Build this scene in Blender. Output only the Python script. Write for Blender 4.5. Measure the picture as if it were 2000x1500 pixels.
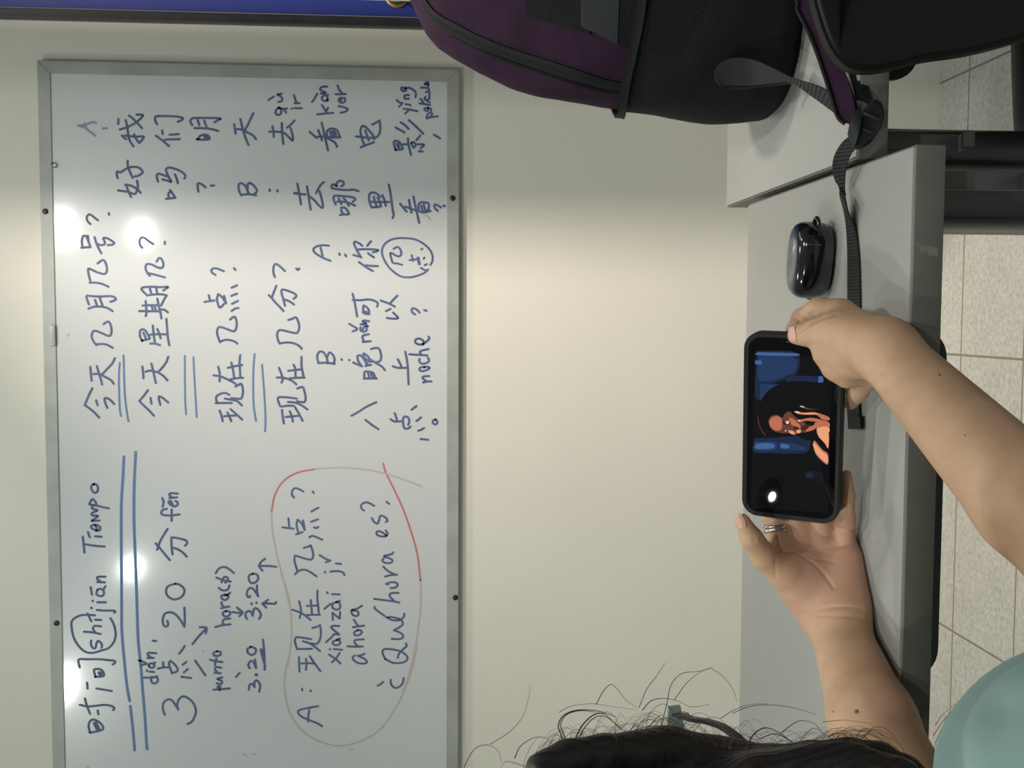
import bpy, bmesh, math, random
import numpy as np
from mathutils import Vector, Matrix
from mathutils.bvhtree import BVHTree

random.seed(7)
rng = np.random.default_rng(7)
for o in list(bpy.data.objects):
    bpy.data.objects.remove(o, do_unlink=True)
scene = bpy.context.scene
COL = scene.collection

# ------------------------------------------------------------------ camera
# A phone held on its side: picture-left is up in the room, picture-up is the room's right.
F_PX = 2100.0                      # focal length in pixels of the 2000 px side
EYE = Vector((0.0, 0.0, 1.135))
PITCH = math.atan(156 / F_PX)      # looking slightly down
YAW = math.atan(130 / F_PX)        # and slightly to the left of the wall's normal
FWD = Vector((-math.sin(YAW) * math.cos(PITCH), math.cos(YAW) * math.cos(PITCH), -math.sin(PITCH)))
RGT = Vector((math.cos(YAW), math.sin(YAW), 0.0))
UPV = RGT.cross(FWD)
cam_data = bpy.data.cameras.new('camera')
cam_data.sensor_fit = 'HORIZONTAL'
cam_data.sensor_width = 36.0
cam_data.lens = 36.0 * F_PX / 2000.0
cam_data.clip_start = 0.02
cam = bpy.data.objects.new('camera', cam_data)
COL.objects.link(cam)
m = Matrix((-UPV, RGT, -FWD)).transposed().to_4x4()
m.translation = EYE
cam.matrix_world = m
scene.camera = cam

# ------------------------------------------------------------------ view, world
scene.view_settings.view_transform = 'Standard'
scene.view_settings.look = 'None'
scene.view_settings.gamma = 1.0
scene.view_settings.use_curve_mapping = False
scene.view_settings.exposure = 0.0
world = bpy.data.worlds.new('room_ambience')
scene.world = world
world.use_nodes = True
world.node_tree.nodes['Background'].inputs[0].default_value = (0.80, 0.86, 0.82, 1)
world.node_tree.nodes['Background'].inputs[1].default_value = 0.155

# ------------------------------------------------------------------ ceiling lamps (positions used by their builder below)
CEIL = 2.70
LAMPS = [  # x, y, watts, colour, mouth width
    (-1.30, -0.90, 19, (0.93, 1.00, 0.95), 0.032),
    (0.44, -1.20, 17, (0.98, 1.00, 0.96), 0.10),
    (-1.55, 0.15, 19, (0.96, 1.00, 0.95), 0.13),
    (0.37, 0.05, 14, (0.98, 1.00, 0.96), 0.13),
    (-0.45, 1.62, 4.5, (0.95, 1.00, 0.96), 0.13),
    (0.10, 1.55, 3.5, (0.95, 1.00, 0.96), 0.13),
]
ADDED_WALL_SPOT = ((0.59, 1.05, CEIL - 0.10), (0.60, 2.37, 0.78), 14.5, (1.00, 0.87, 0.76), 0.10)   # unseen spotlight, added to warm and brighten the lower wall

# ------------------------------------------------------------------ surveying helpers: photo point -> room point on a known plane
def ray(x, y):
    return FWD + RGT * ((1500 - y - 750) / F_PX) + UPV * ((1000 - x) / F_PX)

def at_y(x, y, depth):            # on the vertical plane Y = depth
    d = ray(x, y)
    return EYE + d * (depth / d.y)

def at_z(x, y, z):                # on the horizontal plane Z = z
    d = ray(x, y)
    return EYE + d * ((z - EYE.z) / d.z)

def at_plane(x, y, p0, n):
    d = ray(x, y)
    return EYE + d * ((p0 - EYE).dot(n) / d.dot(n))

# ------------------------------------------------------------------ object helpers
def obj(name, mesh, mat=None, parent=None, smooth=None):
    if isinstance(mesh, bmesh.types.BMesh):
        me = bpy.data.meshes.new(name)
        mesh.normal_update()
        mesh.to_mesh(me)
        mesh.free()
    else:
        me = mesh
    o = bpy.data.objects.new(name, me)
    COL.objects.link(o)
    if mat is not None:
        for mm in (mat if isinstance(mat, (list, tuple)) else [mat]):
            me.materials.append(mm)
    if parent is not None:
        o.parent = parent
        o.matrix_parent_inverse = parent_matrix(parent).inverted()
    if smooth is not None:
        for p in me.polygons:
            p.use_smooth = True
        if smooth < 3.1:
            me.set_sharp_from_angle(angle=smooth)
    return o

def parent_matrix(p):
    mt = Matrix.LocRotScale(p.location, p.rotation_euler, p.scale)
    if p.parent is not None:
        return parent_matrix(p.parent) @ p.matrix_parent_inverse @ mt
    return mt

def tag(o, label, cat, group=None):
    o['label'] = label
    o['category'] = cat
    if group:
        o['group'] = group
    return o

def thing(name, label, cat, loc=(0, 0, 0), rotz=0.0, group=None):
    o = bpy.data.objects.new(name, None)
    COL.objects.link(o)
    o.empty_display_size = 0.05
    o.location = loc
    o.rotation_euler = (0, 0, rotz)
    return tag(o, label, cat, group)

def structure(o):
    o['kind'] = 'structure'
    return o

def box(bm, x0, x1, y0, y1, z0, z1, bevel=0.0, seg=2, mat=0):
    vs = [bm.verts.new((x, y, z)) for x in (x0, x1) for y in (y0, y1) for z in (z0, z1)]
    fs = []
    for q in ((0, 1, 3, 2), (4, 6, 7, 5), (0, 4, 5, 1), (2, 3, 7, 6), (0, 2, 6, 4), (1, 5, 7, 3)):
        f = bm.faces.new([vs[i] for i in q])
        f.material_index = mat
        fs.append(f)
    if bevel > 0:
        es = list({e for f in fs for e in f.edges})
        bmesh.ops.bevel(bm, geom=es, offset=bevel, segments=seg, affect='EDGES', profile=0.5)
    return vs

def tube(bm, pts, r, n=8, caps=True):
    """Round tube along pts; r is one radius or one per point."""
    pts = [Vector(p) for p in pts]
    k = len(pts)
    rr = list(r) if isinstance(r, (list, tuple)) else [r] * k
    t0 = (pts[1] - pts[0]).normalized()
    a = Vector((0, 0, 1)) if abs(t0.z) < 0.9 else Vector((1, 0, 0))
    nrm = t0.cross(a).normalized()
    rings = []
    for i in range(k):
        t = (pts[min(i + 1, k - 1)] - pts[max(i - 1, 0)]).normalized()
        nrm = (nrm - t * nrm.dot(t)).normalized()
        b = t.cross(nrm)
        rings.append([bm.verts.new(pts[i] + (nrm * math.cos(2 * math.pi * j / n) + b * math.sin(2 * math.pi * j / n)) * rr[i]) for j in range(n)])
    for i in range(k - 1):
        for j in range(n):
            bm.faces.new((rings[i][j], rings[i][(j + 1) % n], rings[i + 1][(j + 1) % n], rings[i + 1][j]))
    if caps:
        bm.faces.new(list(reversed(rings[0])))
        bm.faces.new(rings[-1])

def spline(pts, sub=6):
    """Catmull-Rom through pts (tuples or Vectors of any size)."""
    P = [np.array(p, float) for p in pts]
    if len(P) < 3:
        return P
    out = []
    Q = [2 * P[0] - P[1]] + P + [2 * P[-1] - P[-2]]
    for i in range(1, len(Q) - 2):
        p0, p1, p2, p3 = Q[i - 1:i + 3]
        for s in range(sub):
            t = s / sub
            out.append(0.5 * (2 * p1 + (p2 - p0) * t + (2 * p0 - 5 * p1 + 4 * p2 - p3) * t * t + (3 * p1 - p0 - 3 * p2 + p3) * t ** 3))
    out.append(P[-1])
    return out

def ribbon(bm, L, R, thick, sub=5, away=None, mat=0):
    """Webbing between two edge lines, thickened away from the given point."""
    L = [Vector(p) for p in spline(L, sub)]
    R = [Vector(p) for p in spline(R, sub)]
    n = len(L)
    rows = []
    for i in range(n):
        t = (L[min(i + 1, n - 1)] + R[min(i + 1, n - 1)] - L[max(i - 1, 0)] - R[max(i - 1, 0)])
        nn = t.cross(R[i] - L[i]).normalized()
        if away is not None and nn.dot(L[i] - Vector(away)) < 0:
            nn = -nn
        rows.append([bm.verts.new(p) for p in (L[i], L[i].lerp(R[i], 0.5) - nn * thick * 0.15, R[i], R[i] + nn * thick, L[i].lerp(R[i], 0.5) + nn * thick * 0.85, L[i] + nn * thick)])
    for i in range(n - 1):
        for j in range(6):
            f = bm.faces.new((rows[i][j], rows[i][(j + 1) % 6], rows[i + 1][(j + 1) % 6], rows[i + 1][j]))
            f.material_index = mat
    bm.faces.new(list(reversed(rows[0])))
    bm.faces.new(rows[-1])
    bmesh.ops.recalc_face_normals(bm, faces=bm.faces[:])

def prism(bm, outline, y0, y1):
    """Outline in (x, z), extruded from y0 to y1."""
    a = [bm.verts.new((x, y0, z)) for x, z in outline]
    b = [bm.verts.new((x, y1, z)) for x, z in outline]
    n = len(a)
    bm.faces.new(a)
    bm.faces.new(list(reversed(b)))
    for i in range(n):
        bm.faces.new((a[i], b[i], b[(i + 1) % n], a[(i + 1) % n]))
    bmesh.ops.recalc_face_normals(bm, faces=bm.faces[:])

def rounded(x0, x1, z0, z1, r, n=6):
    out = []
    for cx, cz, a in ((x1 - r, z1 - r, 0), (x0 + r, z1 - r, 90), (x0 + r, z0 + r, 180), (x1 - r, z0 + r, 270)):
        for i in range(n + 1):
            t = math.radians(a + 90 * i / n)
            out.append((cx + r * math.cos(t), cz + r * math.sin(t)))
    return out

def lathe(bm, prof, centre, axis=Vector((0, 0, 1)), n=32):
    axis = Vector(axis).normalized()
    a = axis.orthogonal().normalized()
    b = axis.cross(a)
    rings = []
    for r, h in prof:
        rings.append([bm.verts.new(Vector(centre) + axis * h + (a * math.cos(2 * math.pi * j / n) + b * math.sin(2 * math.pi * j / n)) * max(r, 1e-5)) for j in range(n)])
    for i in range(len(rings) - 1):
        for j in range(n):
            bm.faces.new((rings[i][j], rings[i][(j + 1) % n], rings[i + 1][(j + 1) % n], rings[i + 1][j]))
    bm.faces.new(list(reversed(rings[0])))
    bm.faces.new(rings[-1])
    bmesh.ops.recalc_face_normals(bm, faces=bm.faces[:])

# ------------------------------------------------------------------ materials
def srgb(r, g, b):
    f = lambda c: (c / 255) / 12.92 if c <= 10 else (((c / 255) + 0.055) / 1.055) ** 2.4
    return (f(r), f(g), f(b), 1.0)

class Mat:
    def __init__(self, name, col, rough=0.5, metal=0.0, spec=0.5, **kw):
        self.m = bpy.data.materials.new(name)
        self.m.use_nodes = True
        self.nt = self.m.node_tree
        self.b = self.nt.nodes['Principled BSDF']
        self.b.inputs['Base Color'].default_value = col
        self.b.inputs['Roughness'].default_value = rough
        self.b.inputs['Metallic'].default_value = metal
        self.b.inputs['Specular IOR Level'].default_value = spec
        for k, v in kw.items():
            self.b.inputs[k.replace('_', ' ')].default_value = v
        self.col = col

    def node(self, t, **kw):
        n = self.nt.nodes.new(t)
        for k, v in kw.items():
            setattr(n, k, v)
        return n

    def link(self, a, b):
        self.nt.links.new(a, b)

    def coords(self):
        if not hasattr(self, '_tc'):
            self._tc = self.node('ShaderNodeTexCoord')
        return self._tc.outputs['Object']

    def noise(self, scale, detail=3.0, rough=0.5):
        n = self.node('ShaderNodeTexNoise')
        n.inputs['Scale'].default_value = scale
        n.inputs['Detail'].default_value = detail
        n.inputs['Roughness'].default_value = rough
        self.link(self.coords(), n.inputs['Vector'])
        return n.outputs['Fac']

    def ramp(self, fac, stops):
        r = self.node('ShaderNodeValToRGB')
        e = r.color_ramp.elements
        while len(e) < len(stops):
            e.new(0.5)
        for i, (p, c) in enumerate(stops):
            e[i].position = p
            e[i].color = c
        self.link(fac, r.inputs[0])
        return r.outputs[0]

    def mix(self, fac, a, b, mode='MIX'):
        n = self.node('ShaderNodeMix', data_type='RGBA', blend_type=mode)
        for s, v in ((n.inputs[0], fac), (n.inputs[6], a), (n.inputs[7], b)):
            if hasattr(v, 'is_linked'):
                self.link(v, s)
            else:
                s.default_value = v
        return n.outputs[2]

    def color(self, c):
        self.link(c, self.b.inputs['Base Color'])
        return self

    def bump(self, h, strength=0.2, dist=0.001):
        n = self.node('ShaderNodeBump')
        n.inputs['Strength'].default_value = strength
        n.inputs['Distance'].default_value = dist
        self.link(h, n.inputs['Height'])
        self.link(n.outputs[0], self.b.inputs['Normal'])
        return self

    def mottle(self, scale, amount, detail=4.0):
        c = self.col
        lo = tuple(v * (1 - amount) for v in c[:3]) + (1,)
        hi = tuple(min(1, v * (1 + amount)) for v in c[:3]) + (1,)
        return self.color(self.ramp(self.noise(scale, detail), [(0.3, lo), (0.7, hi)]))

M = {}
M['wall'] = Mat('painted_wall', srgb(216, 214, 203), 0.55, spec=0.3)
M['wall'].mottle(3.0, 0.025)
M['wall'].bump(M['wall'].noise(220, 2), 0.06, 0.0008)
M['ceiling'] = Mat('ceiling_paint', srgb(225, 225, 220), 0.8)
w = M['floor'] = Mat('floor_tile', srgb(190, 184, 168), 0.45, spec=0.4)
br = w.node('ShaderNodeTexBrick', offset=0.0, squash=1.0)
mp = w.node('ShaderNodeMapping')
mp.inputs['Location'].default_value = (0.076, -2.236 + 0.2455 * 10, 0)
w.link(w.coords(), mp.inputs['Vector'])
w.link(mp.outputs[0], br.inputs['Vector'])
for k, v in (('Scale', 1.0), ('Mortar Size', 0.0026), ('Mortar Smooth', 0.15), ('Bias', 0.0), ('Brick Width', 0.604), ('Row Height', 0.2455)):
    br.inputs[k].default_value = v
grain = w.ramp(w.noise(95, 5, 0.65), [(0.30, srgb(164, 163, 154)), (0.50, srgb(188, 186, 178)), (0.68, srgb(204, 202, 194))])
big = w.ramp(w.noise(14, 3), [(0.3, (0.90, 0.90, 0.90, 1)), (0.7, (1, 1, 1, 1))])
w.color(w.mix(br.outputs['Fac'], w.mix(1.0, grain, big, 'MULTIPLY'), srgb(128, 122, 106)))

M['board'] = Mat('whiteboard_enamel', srgb(198, 202, 203), 0.26, spec=0.5, Coat_Weight=0.55, Coat_Roughness=0.085)
M['board'].mottle(2.5, 0.015)
nb = M['board'].noise(60, 3)
M['board'].bump(nb, 0.03, 0.0006)
M['alu'] = Mat('brushed_aluminium', srgb(160, 165, 160), 0.45, metal=0.12)
M['alu'].mottle(18, 0.10)
M['screw'] = Mat('screw_steel', srgb(62, 62, 60), 0.4, metal=0.7)
M['ink'] = Mat('blue_marker_ink', srgb(82, 96, 130), 0.45, spec=0.3)
M['ink'].mottle(40, 0.22)
M['ink_line'] = Mat('blue_marker_line', srgb(98, 124, 168), 0.45, spec=0.3)
M['ink_pale'] = Mat('faded_marker_ink', srgb(136, 144, 160), 0.45, spec=0.3)
M['ink_red'] = Mat('red_marker_ink', srgb(190, 112, 112), 0.45, spec=0.3)
M['ink_pink'] = Mat('faded_red_ink', srgb(184, 172, 172), 0.45, spec=0.3)
M['smudge'] = Mat('marker_smudge', srgb(176, 177, 178), 0.5, spec=0.3)
M['door'] = Mat('blue_door_paint', srgb(26, 46, 128), 0.5)
M['door'].mottle(6, 0.06)
M['jamb'] = Mat('dark_door_frame', srgb(40, 40, 46), 0.4)
M['jamb'].mottle(25, 0.25)
M['seal'] = Mat('door_seal', srgb(160, 158, 150), 0.6)
M['brass'] = Mat('aged_brass', srgb(150, 122, 70), 0.35, metal=0.8)

def desk_mat(name, col, rough):
    d = Mat(name, col, rough, spec=0.45)
    d.mottle(5, 0.03)
    d.bump(d.noise(420, 2), 0.10, 0.0004)
    return d
M['desk'] = desk_mat('grey_laminate', srgb(152, 152, 147), 0.38)
M['edge'] = Mat('grey_edge_band', srgb(95, 95, 88), 0.55)
M['edge'].mottle(60, 0.06)
M['scuff'] = Mat('scuffed_edge', srgb(112, 112, 105), 0.7)
M['panel'] = Mat('charcoal_plastic', srgb(58, 63, 65), 0.55)
M['leg'] = Mat('graphite_steel', srgb(72, 74, 76), 0.36, metal=0.25)
M['bracket'] = Mat('grey_bracket', srgb(84, 88, 88), 0.5)
M['chair'] = Mat('black_moulded_plastic', srgb(9, 9, 10), 0.5, spec=0.3)
M['chair'].bump(M['chair'].noise(300, 2), 0.12, 0.0005)
M['purple'] = Mat('purple_nylon', srgb(46, 30, 47), 0.85, spec=0.12)
M['purple'].mottle(30, 0.16)
M['purple'].bump(M['purple'].noise(900, 2), 0.25, 0.0005)

def mesh_fabric(name, col):
    q = Mat(name, col, 0.8, spec=0.2)
    v = q.node('ShaderNodeTexVoronoi', feature='DISTANCE_TO_EDGE')
    v.inputs['Scale'].default_value = 620
    v.inputs['Randomness'].default_value = 0.25
    mp = q.node('ShaderNodeMapping')
    mp.inputs['Scale'].default_value = (1, 1, 0.62)
    q.link(q.coords(), mp.inputs['Vector'])
    q.link(mp.outputs[0], v.inputs['Vector'])
    hole = q.ramp(v.outputs['Distance'], [(0.10, tuple(min(1, c * 1.7) for c in col[:3]) + (1,)), (0.30, tuple(c * 0.3 for c in col[:3]) + (1,))])
    q.color(hole)
    q.bump(v.outputs['Distance'], 0.5, -0.001)
    return q
M['mesh'] = mesh_fabric('black_mesh_fabric', srgb(16, 18, 20))
M['black'] = Mat('black_nylon', srgb(22, 23, 25), 0.72, spec=0.25)
M['black'].bump(M['black'].noise(700, 2), 0.2, 0.0005)
M['slate'] = Mat('slate_nylon', srgb(40, 44, 46), 0.7, spec=0.25)
M['slate'].bump(M['slate'].noise(800, 2), 0.2, 0.0005)

def webbing(name, col, axis, pitch):
    q = Mat(name, col, 0.7, spec=0.25)
    wv = q.node('ShaderNodeTexWave', wave_type='BANDS', bands_direction=axis, wave_profile='SIN')
    wv.inputs['Scale'].default_value = 0.314 / pitch
    wv.inputs['Distortion'].default_value = 0.4
    q.link(q.coords(), wv.inputs['Vector'])
    q.color(q.ramp(wv.outputs['Fac'], [(0.2, tuple(c * 0.55 for c in col[:3]) + (1,)), (0.8, tuple(min(1, c * 1.35) for c in col[:3]) + (1,))]))
    q.bump(wv.outputs['Fac'], 0.5, 0.0008)
    return q
M['web'] = webbing('black_webbing', srgb(38, 40, 40), 'X', 0.0030)
M['loopweb'] = webbing('ribbed_webbing', srgb(42, 43, 45), 'Z', 0.0016)
M['buckle'] = Mat('black_buckle_plastic', srgb(26, 28, 30), 0.38)
M['zip'] = webbing('black_zip', srgb(22, 23, 26), 'Z', 0.0016)
M['gloss'] = Mat('navy_black_gloss', srgb(14, 16, 24), 0.10, spec=0.6, Coat_Weight=0.5, Coat_Roughness=0.04)
M['seam'] = Mat('case_seam', srgb(70, 74, 82), 0.3)
M['case'] = Mat('black_phone_case', srgb(12, 13, 14), 0.55, spec=0.25)
M['glass'] = Mat('phone_glass', srgb(4, 5, 6), 0.006, spec=0.3)
w = M['skin'] = Mat('skin', srgb(182, 146, 116), 0.55, spec=0.35, Subsurface_Weight=0.12, Subsurface_Scale=0.006)
w.b.inputs['Subsurface Radius'].default_value = (1.0, 0.35, 0.2)
palm = w.node('ShaderNodeVectorMath', operation='DISTANCE')      # palms and finger pads are pinker than the back of the arm
w.link(w.coords(), palm.inputs[0])
palm.inputs[1].default_value = tuple(at_y(1622, 1085, 0.94))
pk = w.ramp(palm.outputs['Value'], [(0.030, (0.75, 0.75, 0.75, 1)), (0.085, (0, 0, 0, 1))])
tone = w.ramp(w.noise(45, 4), [(0.3, srgb(182, 147, 118)), (0.7, srgb(194, 159, 130))])
tone = w.mix(pk, tone, srgb(194, 148, 127))
w.color(tone)
w.bump(w.noise(520, 3), 0.10, 0.0006)
M['mole'] = Mat('mole', srgb(112, 80, 62), 0.6)
M['nail'] = Mat('fingernail', srgb(205, 162, 145), 0.4, spec=0.4)
M['shirt'] = Mat('teal_cotton', srgb(120, 146, 143), 0.85, spec=0.15, Sheen_Weight=0.2)
M['shirt'].mottle(25, 0.07)
M['shirt'].bump(M['shirt'].noise(900, 2), 0.25, 0.0004)
M['jeans'] = Mat('dark_denim', srgb(48, 54, 70), 0.85, spec=0.15)
M['shoe'] = Mat('white_shoe', srgb(190, 190, 186), 0.6)
M['hair'] = Mat('dark_brown_hair', srgb(30, 25, 24), 0.45, spec=0.4)
h = M['hair']
hw = h.node('ShaderNodeTexWave', wave_type='BANDS', bands_direction='Y')
hw.inputs['Scale'].default_value = 70
hw.inputs['Distortion'].default_value = 9
hw.inputs['Detail'].default_value = 3
hw.inputs['Detail Scale'].default_value = 0.8
h.link(h.coords(), hw.inputs['Vector'])
h.color(h.ramp(hw.outputs['Fac'], [(0.2, srgb(20, 17, 17)), (0.85, srgb(33, 27, 26))]))
h.bump(hw.outputs['Fac'], 0.25, 0.001)
M['strand'] = Mat('hair_strand', srgb(78, 66, 60), 0.5, spec=0.4)
M['frame'] = Mat('black_acetate', srgb(10, 10, 11), 0.45, spec=0.3)
M['clear'] = Mat('smoky_clear_acetate', srgb(150, 164, 160), 0.15, spec=0.6, Alpha=1.0)
M['clear'].b.inputs['Transmission Weight'].default_value = 0.5
M['lens'] = Mat('lens', (1, 1, 1, 1), 0.02, Transmission_Weight=1.0, IOR=1.3)
M['silver'] = Mat('silver', srgb(205, 200, 190), 0.22, metal=1.0)
M['lampbody'] = Mat('lamp_housing', srgb(230, 230, 228), 0.5)
M = {k: v.m for k, v in M.items()}

# ================================================================== the room
WALL_Y = 2.37
bm = bmesh.new(); box(bm, -3.2, 2.6, WALL_Y, WALL_Y + 0.12, -0.02, CEIL + 0.1)
structure(obj('wall_back', bm, M['wall']))
bm = bmesh.new(); box(bm, -3.2, 2.6, -2.6, WALL_Y, -0.10, 0.0)
structure(obj('floor', bm, M['floor']))
bm = bmesh.new(); box(bm, -3.2, 2.6, -2.6, WALL_Y, CEIL, CEIL + 0.10)
structure(obj('ceiling', bm, M['ceiling']))
bm = bmesh.new(); box(bm, 0.458, 0.62, 1.47, 1.60, 0.0, CEIL)      # unseen pillar, added to keep the spotlight off the wall's right part
structure(obj('light_blocker_right', bm, M['wall']))

DX0 = at_y(400, 43.5, WALL_Y - 0.02).x; DX1 = at_y(400, 24.5, WALL_Y - 0.02).x
# blue door at the right of the wall, with its dark frame
bm = bmesh.new()
box(bm, DX0, DX1, WALL_Y - 0.022, WALL_Y + 0.0, 0.0, 2.16, 0.002)
box(bm, 1.60, 1.62, WALL_Y - 0.022, WALL_Y, 0.0, 2.16, 0.002)
box(bm, DX0, 1.62, WALL_Y - 0.022, WALL_Y, 2.16, 2.18, 0.002)
structure(obj('trim_1', bm, M['jamb']))
bm = bmesh.new(); box(bm, DX1 + 0.0005, 1.5995, WALL_Y - 0.012, WALL_Y - 0.001, 0.005, 2.158, 0.001)
door = structure(obj('door_1', bm, M['door']))
bm = bmesh.new(); box(bm, DX1 + 0.0005, DX1 + 0.003, WALL_Y - 0.0145, WALL_Y - 0.0115, 0.005, 2.155)
obj('door_seal', bm, M['seal'], door)
kc = at_y(775, -6, WALL_Y - 0.013)
bm = bmesh.new()
lathe(bm, [(0.024, 0.0), (0.024, 0.004), (0.012, 0.008), (0.011, 0.022), (0.020, 0.028), (0.027, 0.040), (0.026, 0.052), (0.016, 0.060), (0.0, 0.062)], kc, (0, -1, 0), 32)
obj('door_knob', bm, M['brass'], door, smooth=0.7)

# ceiling lamps: the light sits in the lamp's mouth
LAMP_NAMES = ['round recessed ceiling light behind the desks, on the left',
              'warm round recessed ceiling light behind the desks, on the right',
              'round recessed ceiling light above the seated person',
              'round recessed ceiling light above the hands and phone',
              'round recessed ceiling light in front of the whiteboard, over its middle',
              'round recessed ceiling light in front of the whiteboard, over its right end']
for i, (x, y, watt, col, size) in enumerate(LAMPS):
    t = thing('ceiling_light', LAMP_NAMES[i], 'ceiling light', (x, y, CEIL), group='recessed ceiling lights')
    bm = bmesh.new(); lathe(bm, [(0.085, 0.0), (0.085, -0.012), (0.073, -0.016), (0.068, -0.004), (0.066, 0.0)], (x, y, CEIL), n=40)
    obj('trim_ring', bm, M['lampbody'], t, smooth=0.6)
    ld = bpy.data.lights.new('lamp_glow', 'AREA')
    ld.shape = 'DISK'
    ld.size = size
    ld.energy = watt
    ld.color = col
    lo = bpy.data.objects.new('lamp_glow', ld)
    COL.objects.link(lo)
    lo.parent = t
    lo.location = (0, 0, -0.018)
pos, aim, watt, col, size = ADDED_WALL_SPOT
t = thing('added_wall_spot', 'unseen warm spotlight added to brighten the wall under the whiteboard', 'spotlight', (pos[0], pos[1], CEIL))
ax_ = (Vector(aim) - Vector(pos)).normalized()
bm = bmesh.new(); lathe(bm, [(0.045, 0.0), (0.045, -0.012), (0.012, -0.014), (0.010, -0.05)], (pos[0], pos[1], CEIL), n=28)
obj('ceiling_rose', bm, M['lampbody'], t, smooth=0.6)
bm = bmesh.new(); lathe(bm, [(0.03, -0.10), (0.058, -0.09), (0.062, 0.012), (0.056, 0.012), (0.052, -0.02), (0.0, -0.02)], Vector(pos), ax_, 32)
obj('spot_can', bm, M['lampbody'], t, smooth=0.6)
ld = bpy.data.lights.new('spot_glow', 'AREA'); ld.shape = 'DISK'; ld.size = size; ld.energy = watt; ld.color = col; ld.spread = math.radians(84)
lo = bpy.data.objects.new('spot_glow', ld); COL.objects.link(lo)
lo.parent = t
lo.matrix_parent_inverse = Matrix.Translation((-pos[0], -pos[1], -CEIL))
lo.location = Vector(pos) + ax_ * 0.004
lo.rotation_euler = ax_.to_track_quat('-Z', 'Y').to_euler()

# ================================================================== whiteboard
BF = WALL_Y - 0.013            # writing surface
tl = at_y(85, 750, BF - 0.006); br_ = at_y(896.5, 750, BF - 0.006); rt = at_y(500, 126, BF - 0.006)
BX1, BZ1, BZ0 = rt.x, tl.z, br_.z
BX0 = BX1 - 1.84
wb = thing('whiteboard', 'wide whiteboard with aluminium frame covered in blue handwriting on the wall', 'whiteboard', ((BX0 + BX1) / 2, WALL_Y - 0.001, BZ0))
bm = bmesh.new(); box(bm, BX0 + 0.010, BX1 - 0.010, BF, WALL_Y - 0.002, BZ0 + 0.010, BZ1 - 0.010)
obj('writing_surface', bm, M['board'], wb)
FW = 0.0265
def rail(name, x0, x1, z0, z1, cut):
    """Aluminium channel with mitred ends; cut lists which ends are mitred."""
    bm = bmesh.new()
    horiz = (x1 - x0) > (z1 - z0)
    y0, y1 = BF - 0.0024, WALL_Y - 0.0015
    if cut == 'T':
        q = [(x0, z1), (x1, z1), (x1 - FW, z0), (x0 + FW, z0)]
    elif cut == 'B':
        q = [(x0, z0), (x1, z0), (x1 - FW, z1), (x0 + FW, z1)]
    elif cut == 'R':
        q = [(x1, z0), (x1, z1), (x0, z1 - FW), (x0, z0 + FW)]
    else:
        q = [(x0, z0), (x0, z1), (x1, z1 - FW), (x1, z0 + FW)]
    prism(bm, q, y0, y1)
    bmesh.ops.bevel(bm, geom=bm.edges[:], offset=0.0010, segments=2, affect='EDGES')
    return obj('frame_rail', bm, M['alu'], wb, smooth=0.6)
rail('', BX0, BX1, BZ1 - FW, BZ1, 'T')
rail('', BX0, BX1, BZ0, BZ0 + FW, 'B')
rail('', BX1 - FW, BX1, BZ0, BZ1, 'R')
rail('', BX0, BX0 + FW, BZ0, BZ1, 'L')
for px, py in ((88.5, 413), (110.5, 1217), (884, 387), (889, 1167)):
    p = at_y(px, py, BF - 0.0025)
    bm = bmesh.new(); lathe(bm, [(0.0062, 0.0), (0.0060, 0.0012), (0.0045, 0.0022), (0.0022, 0.0024), (0.0015, 0.0012), (0.0, 0.0012)], p, (0, -1, 0), 16)
    obj('screw', bm, M['screw'], wb, smooth=0.6)
# clip on the top rail and the little wire hook
a = at_y(103, 635, BF - 0.008); b = at_y(105, 676, BF - 0.008)
bm = bmesh.new(); box(bm, b.x, a.x, BF - 0.0060, BF - 0.0015, b.z - 0.003, a.z + 0.009, 0.002)
obj('frame_clip', bm, M['alu'], wb, smooth=0.6)
bm = bmesh.new()
tube(bm, [at_y(x, y, BF - 0.0035) for x, y in ((99, 321), (103, 318), (108, 318), (111, 322), (109, 327), (104, 327))], 0.0009, 6)
obj('wire_hook', bm, M['screw'], wb, smooth=0.8)

# ---- handwriting: every stroke is a flat line of ink on the writing surface
def ink_stroke(bm, pts, width, y):
    pts = [np.array((p.x, p.z)) for p in pts]
    n = len(pts)
    if n == 1:
        pts = [pts[0], pts[0] + np.array((0.0006, 0.0))]
        n = 2
    rows = []
    for i in range(n):
        t = pts[min(i + 1, n - 1)] - pts[max(i - 1, 0)]
        l = np.linalg.norm(t)
        t = t / l if l > 1e-9 else np.array((1.0, 0.0))
        nn = np.array((-t[1], t[0])) * width / 2
        rows.append((pts[i] + nn, pts[i] - nn, t))
    V = lambda q: bm.verts.new((q[0], y, q[1]))
    L = [V(r[0]) for r in rows]
    R = [V(r[1]) for r in rows]
    for i in range(n - 1):
        bm.faces.new((L[i], R[i], R[i + 1], L[i + 1]))
    for idx, sgn in ((0, -1), (n - 1, 1)):
        t = rows[idx][2] * sgn * width / 2
        nn = (rows[idx][0] - rows[idx][1]) / 2
        arc = [V(pts[idx] + nn * math.cos(a) + t * math.sin(a)) for a in (math.pi * k / 6 for k in range(1, 6))]
        bm.faces.new([L[idx]] + arc + [R[idx]])

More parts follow.
